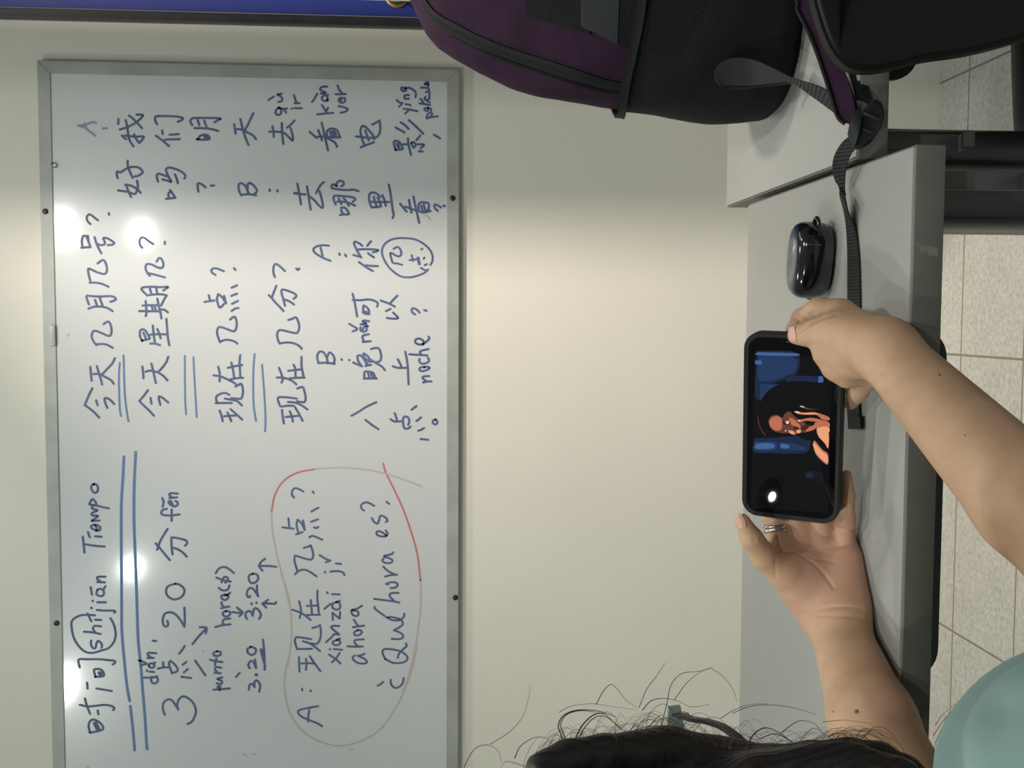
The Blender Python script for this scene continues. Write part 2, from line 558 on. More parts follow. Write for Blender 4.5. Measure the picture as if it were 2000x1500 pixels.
def handwriting(label, blocks, mat='ink', px=4.2, name='handwriting'):
    """One part per word or phrase: strokes lying close together belong to the same piece."""
    width = px / F_PX * BF
    lines = []
    for (ox, oy, s), strokes in blocks:
        for st in strokes.split(';'):
            v = [float(q) for q in st.split()]
            if v:
                pts = [(ox + v[i] / s, oy + v[i + 1] / s) for i in range(0, len(v), 2)]
                sm = spline(pts, 4) if len(pts) > 2 else pts
                lines.append([at_y(q[0], q[1], BF) for q in sm])
    bb = [(min(p.x for p in l), max(p.x for p in l), min(p.z for p in l), max(p.z for p in l)) for l in lines]
    own = list(range(len(lines)))
    for i in range(len(lines)):
        for j in range(i):
            A, B = bb[i], bb[j]
            gap = math.hypot(max(0, A[0] - B[1], B[0] - A[1]), max(0, A[2] - B[3], B[2] - A[3]))
            if gap <= max(0.018, 0.48 * max(A[1] - A[0], A[3] - A[2], B[1] - B[0], B[3] - B[2])) and own[i] != own[j]:
                o_, n_ = own[i], own[j]
                own = [n_ if q == o_ else q for q in own]
    for g in sorted(set(own)):
        bm = bmesh.new()
        for k, l in enumerate([l for l, q in zip(lines, own) if q == g]):
            ink_stroke(bm, l, width, BF - 0.0004 - 0.00001 * (k % 12))
        bmesh.ops.recalc_face_normals(bm, faces=bm.faces[:])
        for f in bm.faces:
            if f.normal.y > 0:
                f.normal_flip()
        o = obj(name, bm, M[mat], wb)
        o['label'] = label

C1, C2, C3, C4 = (140, 200, 7.5), (340, 200, 7.5), (500, 140, 7.5), (680, 140, 7.5)
C5, C6, C7, C8 = (560, 340, 7.5), (700, 340, 7.5), (140, 390, 6.818), (140, 600, 6.818)
D1, D2, D3, D4 = (390, 490, 6.818), (390, 670, 6.818), (660, 560, 6.818), (660, 680, 6.818)
D5, D6, D7, D8 = (140, 920, 6), (130, 1170, 6), (260, 1200, 5), (380, 1080, 7.5)
E1, E2, E3, E4, E5, E6 = (540, 920, 6), (540, 1120, 6), (680, 930, 7.5), (680, 1130, 6), (540, 1260, 6.25), (270, 940, 8.823)
PX = (0, 0, 1)

handwriting('faded letter A and colon at the top right of the board', [(C1, '95 335 200 330 260 305 320 290 355 305;110 345 190 370 240 410 300 450 345 490;195 305 210 385;455 385 470 380;495 382 515 378')], 'ink_pale', 4.0)
handwriting('Chinese sentence in two rows, top right of the board', [
    (C1, '685 245 680 315;790 260 815 360 825 450 850 560 905 645;705 398 800 370 880 330 950 290 1010 235 1045 190 1010 180 950 180;840 195 900 240 950 295 1000 345 1030 380;735 485 770 520 800 540;780 485 850 495 940 505 1050 500 1040 540 1000 585;915 470 940 530 990 595;'
         '1250 320 1225 270 1220 225 1240 205 1300 200 1500 205 1570 212 1630 232 1605 262 1555 285;1325 410 1332 465;1235 490 1330 560 1425 640;1350 555 1400 545 1500 542 1580 540;1435 475 1500 470 1565 465;'
         '675 1110 660 1060 665 1015 690 1020 715 1025 770 990 840 955 900 945 960 950 1010 975 1040 1020 1010 1055 960 1080 925 1085;820 855 820 920 845 1000 870 1060 895 1105;680 1290 750 1300 830 1312 900 1340 935 1335 955 1290 970 1230 958 1150;785 1205 850 1215 910 1240 960 1270 1010 1325;800 1215 830 1300 870 1385;'
         '1265 1160 1250 1110 1250 1060 1280 1045 1340 1065 1400 1085;1330 1130 1400 1145 1460 1165 1420 1090 1385 1010 1385 975 1430 955 1500 970 1580 1000 1640 1040 1665 1080 1650 1115;1512 1055 1535 1110 1555 1185;1440 1285 1460 1310 1500 1370 1520 1395;1380 1415 1500 1400 1520 1395;1440 1310 1415 1345 1425 1400'),
    (C2, '265 335 240 290 240 260 270 235 330 228 500 228 680 235 640 262 590 290;345 260 355 290 370 335;440 265 455 310 475 355;300 378 400 378 500 385 580 400 645 420;335 540 360 530 370 500 410 480 460 475 500 490 520 525 510 540 440 548 335 542;440 490 460 530;470 490 485 525;'
         '880 320 890 390 900 460;970 245 990 330 1010 410 1050 530 1090 625;920 392 970 395 1020 410 1080 445 1150 480 1200 540;1045 390 1090 310 1125 230 1160 160;'
         '355 1310 345 1240 345 1195 370 1185 420 1210 460 1245;540 1220 585 1218'),
    (C3, '195 880 280 880 365 885;240 800 255 880 260 955;378 755 382 880 390 980 402 1060;405 895 450 930 500 980 535 1010 540 960 525 890 505 825;455 820 510 775 565 715;'
         '785 880 840 930 885 970;910 855 940 930 965 1005;960 745 985 850 1010 960 1035 1070 1055 1155;880 960 960 950 1020 965 1100 1005 1160 1045 1185 1100;1050 960 1035 900 1060 850 1120 835 1180 850 1205 900 1230 965;1050 960 1140 965 1235 962;1085 880 1110 960;1120 870 1150 955;1150 870 1175 950'),
    (C4, '240 1080 200 980 180 880 190 820 215 795 260 815 310 870 360 930 380 990;250 860 300 1005;115 950 200 960 340 970 420 955 455 910 470 830 460 715;460 715 410 745 355 775;185 1108 280 1070 375 1035;'
         '695 1150 670 1060 680 1015 730 1020 770 1060 800 1120 780 1140 695 1145;710 1055 740 1130;730 1060 755 1120;875 975 885 1080 905 1160 920 1220;800 1065 875 1065;930 1040 960 1030 985 1075 960 1115 935 1080 925 1045;1000 1065 1060 1065 1110 1070 1090 1100 1060 1118;1000 1005 1035 960 1055 935;1035 1165 1090 1170;695 820 760 855 825 890;770 745 830 785 885 840;885 710 950 765 1020 830 1100 910;1255 925 1300 950 1345 978')])
handwriting('small pinyin and Spanish notes by the right edge of the board', [
    (C3, '180 415 215 395 260 365;375 325 310 335 355 360 385 400 370 435 325 442;330 525 290 570 285 610 320 635 360 620 370 570 350 540 330 525 400 545 455 540;400 545 440 600;565 535 670 538;520 545 528 540;565 462 635 462;590 455 575 410 555 345;'
         '820 445 860 390 895 325;895 628 1000 615 1135 605;965 490 1010 560 1030 605;1020 600 1055 530;1050 410 1020 430 975 415 965 380 990 350 1030 350 1045 380 1050 425;1030 350 1055 340;950 320 1025 312 960 280 938 250 980 220 1042 220;'
         '1210 505 1280 520 1345 550 1300 590 1240 600;1240 430 1255 385 1225 390 1210 420 1240 455 1290 450 1305 400 1285 385;1165 332 1310 330;1270 325 1220 270 1195 205'),
    (C4, '835 615 880 570 910 550;810 545 870 550 940 565 1015 580;710 415 750 450 795 460;795 460 770 490 745 515;840 478 880 482 915 495;890 345 830 345 825 370 830 400 890 395;820 250 790 230 775 255 800 285 840 280 850 250 830 240 900 240 950 265 990 310 985 375;'
         '1150 685 1230 665 1310 655;1200 665 1230 620 1200 600 1160 630 1150 680;1170 530 1165 575 1130 570 1115 545 1150 530 1210 545 1210 575;1045 465 1110 475 1200 490;1060 400 1085 430 1110 470;1160 435 1195 450;1130 370 1120 405 1160 415 1190 390 1185 350;1140 300 1185 290 1190 345;1065 235 1120 235 1180 250 1185 300;1165 245 1170 185 1120 190 1140 160 1165 130 1175 190')], px=3.9)
handwriting('letter B, colon and Chinese question, right of the board centre', [
    (C2, '985 1365 950 1290 945 1210 970 1185 1010 1195 1050 1235 1090 1330;1075 1260 1080 1200 1105 1180 1150 1205 1200 1260 1210 1310 1170 1345;985 1355 1090 1345 1200 1362;1400 1275 1400 1300'), (PX, '541.7 371.5 541.7 374'),
    (C5, '155 140 175 250 195 360 207 445;110 285 200 293 275 300;110 275 180 283;295 180 315 290 330 400 350 520;330 325 400 380 460 450 515 495 530 470 515 380 480 250;430 280 470 200 510 145 545 120;'
         '660 210 660 170 680 150 710 165 735 180 730 140 770 100 820 110 835 150 800 180;665 210 750 225 880 235 980 230 1050 250;715 445 690 380 690 325 740 318 850 325 960 340 1005 365 970 405;740 405 830 405 930 430 1000 465;760 355 800 440;830 350 870 400 910 465;800 490 860 500 910 585 840 590 780 600;800 490 800 540 830 590'),
    (C6, '195 490 165 420 155 340 170 285 215 270 270 290 320 340;225 330 240 400 265 470;280 345 310 400 330 475;350 310 380 380 400 465;175 405 280 410 450 410;195 490 250 485 300 480;445 155 465 260 485 400 500 520 515 600 500 645;'
         '610 435 655 490 705 550;740 380 755 470 775 565;685 480 750 500 830 530 900 550 970 560 1055 540;805 330 825 430 850 540 870 630 890 715;880 520 880 450 910 415 970 415 1025 430 1030 500 1000 550;920 460 940 550;955 440 980 535;1160 540 1120 500 1110 460 1130 445 1170 465 1210 490;1245 465 1268 468')])
handwriting('letter A, colon and a character beside the circled time word', [
    (C5, '615 1050 540 1042 450 1055 400 1085 390 1115 420 1160 500 1210 560 1240 640 1270;495 1080 510 1140 525 1195;770 1165 775 1185;855 1180 870 1205;1105 1050 1060 1015 1000 990 985 1020 1010 1080 1045 1150 1090 1220;975 1185 1030 1200 1090 1218;1050 1105 1150 1100 1290 1105 1340 1115 1310 1135 1260 1145;1180 1050 1205 1015 1235 985;1190 1160 1230 1190 1275 1220;1060 1290 1120 1335 1180 1375 1260 1420;1160 1335 1240 1345 1335 1348')])
handwriting('oval drawn round two small characters at lower right', [
    (C6, '1055 1330 1080 1280 1085 1210 1060 1130 1000 1060 920 1000 820 955 700 940 580 940 470 965 390 1020 350 1090 345 1160 370 1240 420 1330 480 1400 560 1465 640 1505 760 1512 860 1490 960 1450 1020 1400;1020 1400 980 1410 915 1375;515 1095 560 1070 590 1075 620 1120 625 1175 600 1205 550 1195 500 1165 465 1160 480 1230 505 1300 570 1310 640 1330;780 1190 800 1270;750 1260 800 1255 860 1245;865 1225 885 1320;878 1222 898 1320;862 1240 895 1322;920 1105 935 1095;955 1240 965 1225;970 1335 1000 1320')], px=3.8)
handwriting('first Chinese question, asking the date, along the top', [
    (C7, '250 325 215 290 200 240 225 200 260 205 310 245 350 275;495 180 498 200;150 485 190 485 220 550 250 630;130 640 190 635 250 632;150 490 135 550 145 635;215 480 225 560;305 500 325 570 350 630 395 715;330 580 380 605 435 595 440 560 420 515 460 510 520 540 565 575 540 600 480 605;345 850 390 815 425 805 455 850 470 920 460 970 430 990 350 970 270 935 220 920 225 990 245 1075;240 1105 310 1105 400 1120 490 1160;230 1395 205 1330 200 1280 270 1285 370 1290 480 1285 550 1290 590 1320 560 1345 515 1360;225 1450 300 1425 400 1425 480 1445 545 1485;310 1335 335 1405;370 1300 410 1410'),
    (C8, '425 225 470 195 500 200 525 260 530 330 515 375 480 380 400 345 320 315 285 325 265 380 285 445 330 505;330 495 400 490 470 500 545 540;248 795 255 880 265 980;335 785 360 870 385 950 405 1030;285 890 370 890 430 920 520 970 560 1020;410 890 470 825 540 750 575 680;275 1080 230 1170 200 1240 175 1305;175 1305 240 1350 310 1410 365 1470;325 1240 345 1305;475 1340 445 1270 440 1215 470 1210 520 1240 565 1290')])
handwriting('double underline under the first Chinese question', [(C8, '640 740 630 880 630 1050 635 1250 645 1400 660 1450;690 640 695 800 700 1000 710 1200 735 1400 755 1520')], 'ink_line', 3.6, 'underline')
handwriting('second Chinese question, asking the weekday', [
    (C7, '940 640 910 600 905 540 930 505 970 510 1030 555 1085 590;1240 560 1240 590;1130 825 1160 780 1190 785 1215 830 1220 880 1195 910 1140 900 1080 870 1020 855 990 870 985 920 1010 980 1040 1015;1030 980 1130 1005 1240 1035;985 1255 940 1210 930 1180 970 1165 1050 1160 1180 1165 1285 1160 1250 1190 1220 1210;1000 1275 1100 1262 1200 1260 1265 1275;1265 1275 1230 1330 1190 1410;1040 1180 1060 1250;1120 1160 1140 1250;985 1350 995 1500 985 1550;1140 1320 1160 1420 1180 1500 1195 1580;945 1410 1050 1405 1150 1405;900 1483 1160 1487;1175 1465 1230 1465 1280 1500;1065 1420 1085 1480;1100 1410 1125 1480'),
    (C8, '940 450 910 390 910 320 940 295 980 310 1015 370 1040 415 1000 430 935 445;955 340 985 410;1080 245 1090 350 1110 490;1140 290 1165 350 1185 415;1045 365 1150 360 1270 362;1045 485 1110 485 1175 505;1260 155 1270 280 1280 400 1298 505;940 790 950 870 955 945;1060 750 1085 850 1120 1010;985 860 1030 845 1080 850 1150 870 1220 915 1275 975;1150 865 1210 800 1260 730 1285 660;1015 1105 960 1180 900 1250;900 1250 960 1310 1030 1375 1095 1445;1050 1210 1062 1285;1180 1300 1165 1240 1160 1190 1200 1200 1240 1230 1285 1270')])
handwriting('double underline below the second Chinese question', [((100, 400, 3), '783 885 783 1000 785 1150 790 1228;833 893 838 1000 845 1120 852 1245')], 'ink_line', 3.4, 'underline')
handwriting('third Chinese question, asking the hour', [
    (D1, '210 320 165 290 155 255 180 235 230 235 320 270;455 230 475 255;120 590 140 665;65 680 130 670 195 660;245 575 300 620 350 700;245 580 230 650 265 755 320 710;325 600 350 700;425 490 495 460;420 600 495 570;430 705 510 665;425 800 470 770 515 760;405 915 440 885 470 880 490 940 490 1010 470 1060 440 1070 360 1040 280 1015 245 1025 230 1080 245 1150 270 1215;270 1210 340 1185 410 1190 470 1210 500 1235'),
    (D2, '245 315 265 400 265 510;185 430 280 445 380 490 460 530 500 570;385 490 480 470 575 462;420 260 440 340 460 465;375 330 460 310 565 292;540 160 530 250 535 350 540 440;395 690 340 665 280 675 225 710 220 760 240 800;215 800 320 798 425 798;335 740 420 755 500 775 560 830;420 735 490 740 550 740 570 690 575 620 555 545 520 555 475 580;265 900 290 970 305 1040;370 925 420 1040;410 880 490 950 565 1020;325 975 400 968 480 965')])
handwriting('double underline between third and fourth Chinese questions', [(D2, '730 145 715 350 712 600 720 850 750 1040;830 290 850 550 870 850 875 1050 870 1175')], 'ink_line', 3.6, 'underline')
handwriting('fourth Chinese question, asking the minutes', [
    (D1, '1000 350 980 280 985 210 1010 175 1060 200 1135 270;1285 235 1310 255 1325 235;1020 465 990 540 960 620;920 590 955 625 1010 690 1070 750 1115 800;1250 640 1285 605 1270 575 1200 540 1100 515 1090 560 1115 650 1135 730;1125 645 1200 675 1255 715;1180 920 1230 905 1280 885 1310 940 1325 1010 1310 1075 1280 1095 1200 1080 1090 1055 1050 1065 1030 1110 1040 1180 1065 1235;1065 1232 1150 1220 1230 1225 1300 1250 1350 1290 1355 1305'),
    (D2, '1055 330 1090 420 1105 480 1090 525;1025 460 1100 460 1180 480 1240 510 1285 550;1200 470 1300 462 1395 460;1250 290 1270 340 1275 460;1180 370 1260 360 1360 350;1355 185 1355 300 1370 390 1385 460;1295 740 1180 725 1060 720 1040 750 1055 800 1080 845 1160 835 1250 835;1175 785 1250 790 1320 810 1380 845 1435 885;1295 775 1350 785 1395 785 1410 730 1395 650 1370 585 1300 605;1095 890 1105 980 1120 1070;1200 910 1225 980 1240 1045;1270 855 1320 940 1370 1035;1145 985 1240 975 1330 968')])
handwriting('letter B with an evening-time phrase and its notes, lower middle', [
    ((500, 400, 3), '365 925 358 890 370 862 395 865 415 900 420 930;415 895 430 865 450 880 460 905 455 930;365 928 410 925 460 932'),
    (D3, '48 965 52 975;148 975 152 978;195 95 220 200 255 395;195 175 300 180 400 170 480 185 530 220 520 265;340 250 335 300 350 355 415 365;345 250 385 275 415 320;330 340 370 335 415 350;570 185 640 210 690 230 755 265;690 225 730 180 790 120;640 325 680 305 700 295;735 345 770 380 800 420 720 425 650 415;1025 370 985 335 985 295 1020 290 1060 315 1085 345;1150 312 1180 320;'
         '150 495 210 530 255 560 235 580 195 595;415 460 350 450 330 465 380 490 300 500;300 540 300 580 340 600 380 580 375 540 340 545 330 570;300 500 350 510 400 525 350 540;435 725 330 735;340 720 325 660 370 640 410 632;205 1010 260 1035 320 1060;260 920 265 980 310 1050;260 920 300 915 340 960 400 1040;340 890 345 950 385 1040;345 888 400 930 440 1000;365 1055 440 1040;360 950 420 1000;440 830 500 815 545 825 570 890 575 950 550 995 500 1005 440 985;430 970 510 1020 580 1060 625 1110;350 1225 350 1160 360 1130 420 1130 470 1150 500 1220;345 1222 420 1222 515 1222;400 1150 420 1215;435 1145 465 1215;'
         '895 865 915 960 930 1080 935 1200 940 1300;730 1060 800 1080 910 1080;795 965 825 1020 850 1080;1135 1275 1190 1262 1245 1262;1180 1262 1130 1220 1140 1195 1215 1190;1150 1070 1100 1075 1085 1105 1120 1125 1190 1105 1220 1080 1190 1065 1150 1070;1085 960 1085 1000 1120 1025 1180 1015 1215 980 1195 945;950 900 1080 908 1190 915;1110 905 1090 870 1120 850 1205 830;1130 770 1140 730 1100 695 1050 695 1025 730 1060 765 1130 765 1190 720 1215 690 1205 665'),
    (D4, '180 900 270 850 380 780 510 720;365 955 450 1020 540 1080;755 865 775 920 790 975;700 945 750 975 840 975;885 910 865 950 880 1060 930 1070 965 1045;890 910 930 920 950 970 935 1020;980 820 1045 770;1045 970 1080 945 1105 920;1070 1100 1110 1085 1145 1065;1100 1210 1150 1215 1200 1220;1300 950 1265 965 1265 1000 1300 1015 1325 985 1300 950')])
handwriting('title line in Chinese, pinyin and Spanish, with an oval', [
    (D5, '265 150 235 170 230 210 265 255 300 240 308 195 290 160 255 155;435 437 370 425 290 405 220 395 210 380 240 330 265 345 290 390 250 400;325 580 240 585 245 575 310 525 240 520 240 490 305 460 240 440 250 410 290 400;275 635 300 690 250 680 225 650 255 630 300 635 335 660 325 695 285 700;275 765 350 770;190 715 200 745 212 775;130 770 140 860 150 955;165 860 270 875 385 885;300 1300 390 1305;345 1300 300 1265 310 1240 395 1238;222 1360 238 1450;300 1400 290 1440 330 1465 370 1455 375 1410 340 1380 300 1390;370 1390 395 1350'),
    (D6, '303 20 308 25;360 38 460 38;290 100 293 108;355 128 440 135 540 135 570 145 560 160;515 225 550 290 570 360 575 430 550 510 490 575 400 605 310 630 240 625 180 590 120 520 80 440 60 340 60 265 100 220 170 190 250 185 330 190;335 242 405 245;245 170 265 210 290 260;205 383 300 390 400 410;340 395 310 350 330 315 405 320;290 485 285 530 310 575 340 570 350 520 370 490 400 510 415 540 410 570;155 800 140 740 150 705 250 705 380 705 480 715 565 725 560 755 540 765;340 910 325 860 325 825 380 820 420 840 440 885 420 905 335 912;375 860 390 890;400 855 410 880;240 980 247 1050;350 1048 440 1062 530 1078;215 1165 235 1240 275 1345;155 1240 250 1258 350 1250 450 1240 530 1255 560 1280 545 1300;365 1305 372 1350'),
    ((50, 1100, 3.75), '470 1240 462 1180 490 1145 540 1165 570 1210 530 1230 475 1240;500 1170 525 1225;515 1165 540 1215')])
handwriting('two long ruled lines under the title', [(PX, '242 892 240 933 237 983 236.7 1050 237.3 1117 237.5 1183 238 1233 243 1293 248 1340 253.3 1369;254.5 1379 259 1420 263 1465;265 883 262 950 261.7 1017 264 1083 266.5 1150 268 1200 270 1253 275 1300 278 1340 283 1400 286 1450 287.5 1462;286 1459 287.5 1463')], 'ink_line', 5.2, 'underline')
handwriting('large time example 3:20 written with characters under the title lines', [
    (E6, '535 288 600 285 665 275;590 280 535 235 560 205 680 212;560 340 610 430 640 430 680 400 670 355 640 340;610 430 550 400 520 360 545 335;415 290 435 360 420 440;490 475 420 495 395 545 430 580 550 590 640 580 710 570;575 485 575 680;505 820 430 940 375 1040 325 1180;300 1070 380 1160 460 1260 545 1360;590 1260 575 1130 570 1000 575 965;575 965 680 980 800 1010 840 1040 835 1080 805 1110;595 1145 680 1170 770 1230 835 1300'),
    (D5, '1215 1320 1130 1350 1105 1410 1130 1470 1200 1505 1280 1480 1320 1420 1310 1370 1260 1330 1215 1320'),
    (D6, '1180 255 1190 300 1160 325 1130 290 1130 220 1155 170 1210 155 1270 175 1330 240 1380 325;1380 325 1385 220 1380 100;945 690 1020 690;990 685 950 650 965 630 1050 635;845 718 900 735 940 760;940 760 870 775;965 780 970 760 1000 755 1030 775 1020 800 985 805 965 785;1005 757 1038 745;970 850 1025 855;940 835 942 845;905 920 1000 920 1060 905;1000 910 990 950 1010 985 1055 980 1070 940 1050 910;1010 488 1050 492;1130 740 1135 800;1070 815 1140 800 1210 800;1215 725 1200 760 1235 870;1235 870 1300 840 1280 780 1220 725;1320 640 1355 595 1385 550;1360 770 1405 735;1375 860 1420 820;1345 910 1400 918 1460 925'),
    (D7, '310 980 290 920 300 860 340 830 380 840 410 880 440 930;440 930 430 880 450 825 490 800 540 820 590 870 613 940 600 1000 570 1050 530 1070')])
handwriting('small Spanish words and 3:20 with arrows, left of the red oval', [
    (D7, '580 290 640 215 715 135;650 125 715 130 708 185;605 450 650 515 705 595;785 735 860 730 945 722;840 735 825 705 850 705 850 740;870 615 820 630 865 650 860 680 815 672;795 570 855 575;830 572 800 540 810 515 860 520;750 442 800 455 870 465;800 495 802 470 812 430;820 360 785 375 790 400 825 405 855 390 850 365 820 360;1005 610 1040 570;1130 735 1135 695 1160 675 1185 710;1185 710 1185 660 1210 645 1240 690 1230 755;1195 590 1210 590;1200 583 1204 597;1140 525 1125 500 1140 460 1170 460 1200 525;1200 525 1195 480 1190 440;1150 315 1115 340 1125 380 1165 395 1195 370 1195 335 1150 315;1268 245 1280 380 1285 540;1245 345 1270 440 1288 500;1258 340 1276 430 1288 520'),
    (D8, '310 295 350 235 410 205 470 215 530 255 575 295;320 360 370 380 430 400 530 420;395 430 415 380 440 350 480 360 490 400 450 435;355 510 390 540 440 550 490 530 510 475;520 580 470 620 400 620 395 660 440 690 490 660 490 620 440 605;390 810 450 795 510 785;440 795 400 760 395 720;460 850 420 870 415 905 450 930 500 920 520 885 500 855 460 850;305 1085 400 1060 525 1045;430 1055 410 1010 440 970 520 960;550 865 620 875 695 880;620 800 690 855 700 880 655 925;640 815 680 860 695 880;765 965 745 920 755 870 800 850 830 870 850 920;850 920 860 860 880 810 920 820 960 870 970 920 945 965;835 735 835 755;905 725 908 735;815 630 795 650 765 620 775 550 820 510 870 540 930 635;930 635 915 560 912 475;850 305 800 330 795 390 830 440 890 430 930 380 920 325 880 305 850 305;1195 202 1080 190 940 190;1030 85 975 130 940 190;940 190 965 225 995 260;1190 720 1180 745 1100 740 990 740;1075 685 1030 720 990 740;990 740 1020 770 1050 800')])
handwriting('letter A, Chinese question, pinyin and Spanish words inside the red oval', [
    (E1, '205 310 180 275 190 220 225 200 270 215 315 240;425 240 435 258;140 555 150 670;70 660 140 668 200 675;245 570 235 640 260 735;245 570 290 610 330 690;310 580 330 690;230 740 305 715;410 475 450 450 490 430;405 595 485 565;440 660 465 668 490 655;385 775 420 760 470 775 535 805;320 900 370 885 400 870;400 870 420 930 430 990 410 1035 370 1035 300 1015 215 990;215 990 210 1050 240 1160;215 1210 260 1170 320 1155 390 1180 470 1235;505 985 570 1025 630 1050;630 1050 575 1068;695 1083 755 1088;565 1180 570 1190;630 1178 720 1172 780 1190 795 1220'),
    (E2, '265 325 285 420 285 470 270 520;185 425 270 455 330 490 400 545;340 490 420 485 510 485;400 310 410 400 415 480;355 380 420 378 485 375;480 200 478 300 490 400 495 480;405 770 320 755 230 745;230 745 215 790 240 885;240 885 320 885 415 882;310 795 380 815 450 860 510 910;405 820 470 825 505 780 520 700 510 605;510 605 470 625 420 638;262 980 265 1060 268 1150;345 1000 350 1060 345 1130;390 970 450 1060 515 1145;290 1055 370 1052 450 1055;298 1350 302 1370;395 1370 405 1380;'
         '590 220 600 232;650 243 740 245;560 415 590 390 635 355;740 320 690 340 655 360 660 405 710 425 745 400 740 350 700 335;660 545 655 460;655 460 740 530;740 530 745 450;735 615 660 615 640 635 680 670 735 715;735 715 670 710;580 805 625 765 665 725;745 760 690 785 660 800 665 830 710 840 745 820 740 790 705 780;625 885 628 893;670 885 770 895;615 950 690 1000 750 1055;650 1040 700 990 740 930;'
         '1000 378 940 415 880 430 890 480 930 500 960 480 950 445 890 430;895 630 960 620 1025 612;960 618 930 580 905 540;950 665 910 690 920 725 970 720 1000 690 980 665 950 665;830 853 920 858 1010 855;960 855 920 820 915 785 960 775 1020 772;920 960 895 980 900 1010 960 1050 1030 1055 1060 1035 1030 1000 950 965;950 965 1000 955 1030 940'),
    (E3, '230 505 190 465 195 415 250 385 310 395 380 435;560 375 600 405;345 615 380 670 425 695 450 650 465 590 500 580 550 610 575 650 550 672;550 795 575 840 550 880 480 880 425 860 415 820 450 805 510 830 560 870;660 1115 630 1145 520 1170 600 1200 650 1235 620 1270 550 1270 500 1240 520 1200;540 1470 620 1450 715 1443;690 1440 600 1400 550 1360 515 1325'),
    (E4, '445 65 490 45 550 45 580 75 550 105 495 110;445 60 470 70;305 238 400 250 500 262 600 280;540 262 495 220 485 185 520 168 590 168;310 330 310 350 360 390 450 455;460 455 500 450 570 465 620 480 580 490 510 485 465 460;620 480 655 440 655 410;620 480 640 530 600 570 535 605;535 605 600 630 640 660 635 695 580 710 510 705;580 930 595 880 640 830 685 790 675 760;435 945 405 880 405 840 440 825 520 830 610 850 670 890 695 930 670 970 600 990 520 985 440 945;345 1255 380 1235 410 1210;500 1185 500 1230 530 1270 570 1280 610 1260 640 1220 650 1165'),
    (E5, '510 745 420 760 300 785 265 805 270 840 320 880 400 915 490 950 555 990;400 790 388 860 385 930')], px=3.9)
RZ = (450, 850, 3)
handwriting('clear red part of the big oval', [(RZ, '895 165 910 220 950 300 1010 430 1060 570 1095 700 1113 850;240 450 260 350 310 270 390 220 500 198')], 'ink_red', 3.2, 'oval_mark')
handwriting('faded part of the big red oval', [(RZ, '1113 850 1115 980 1100 1130 1075 1280 1040 1420 1010 1500;500 198 640 190 760 198 880 218 1000 255 1120 300;340 980 310 850 275 720 245 560 240 450'),
    (E5, '1710 0 1690 120 1650 300 1580 500 1500 680 1400 850 1300 990 1170 1100 1000 1180 840 1225 700 1225 560 1190 430 1130 320 1050 220 930 150 800 110 640 95 480 105 350 130 200'), (E2, '130 1080 165 850 175 650 160 420 120 200 50 0')], 'ink_pink', 3.0, 'oval_mark')
handwriting('small grey smudges of wiped ink', [(PX, '474 1472 482 1478;494 1472 500 1474;680 1463 690 1464;131 656 134 652;396 1271 397 1272;170 1497 172 1499'), (C6, '930 580 1000 610 1050 670')], 'smudge', 3.2, 'smudge')

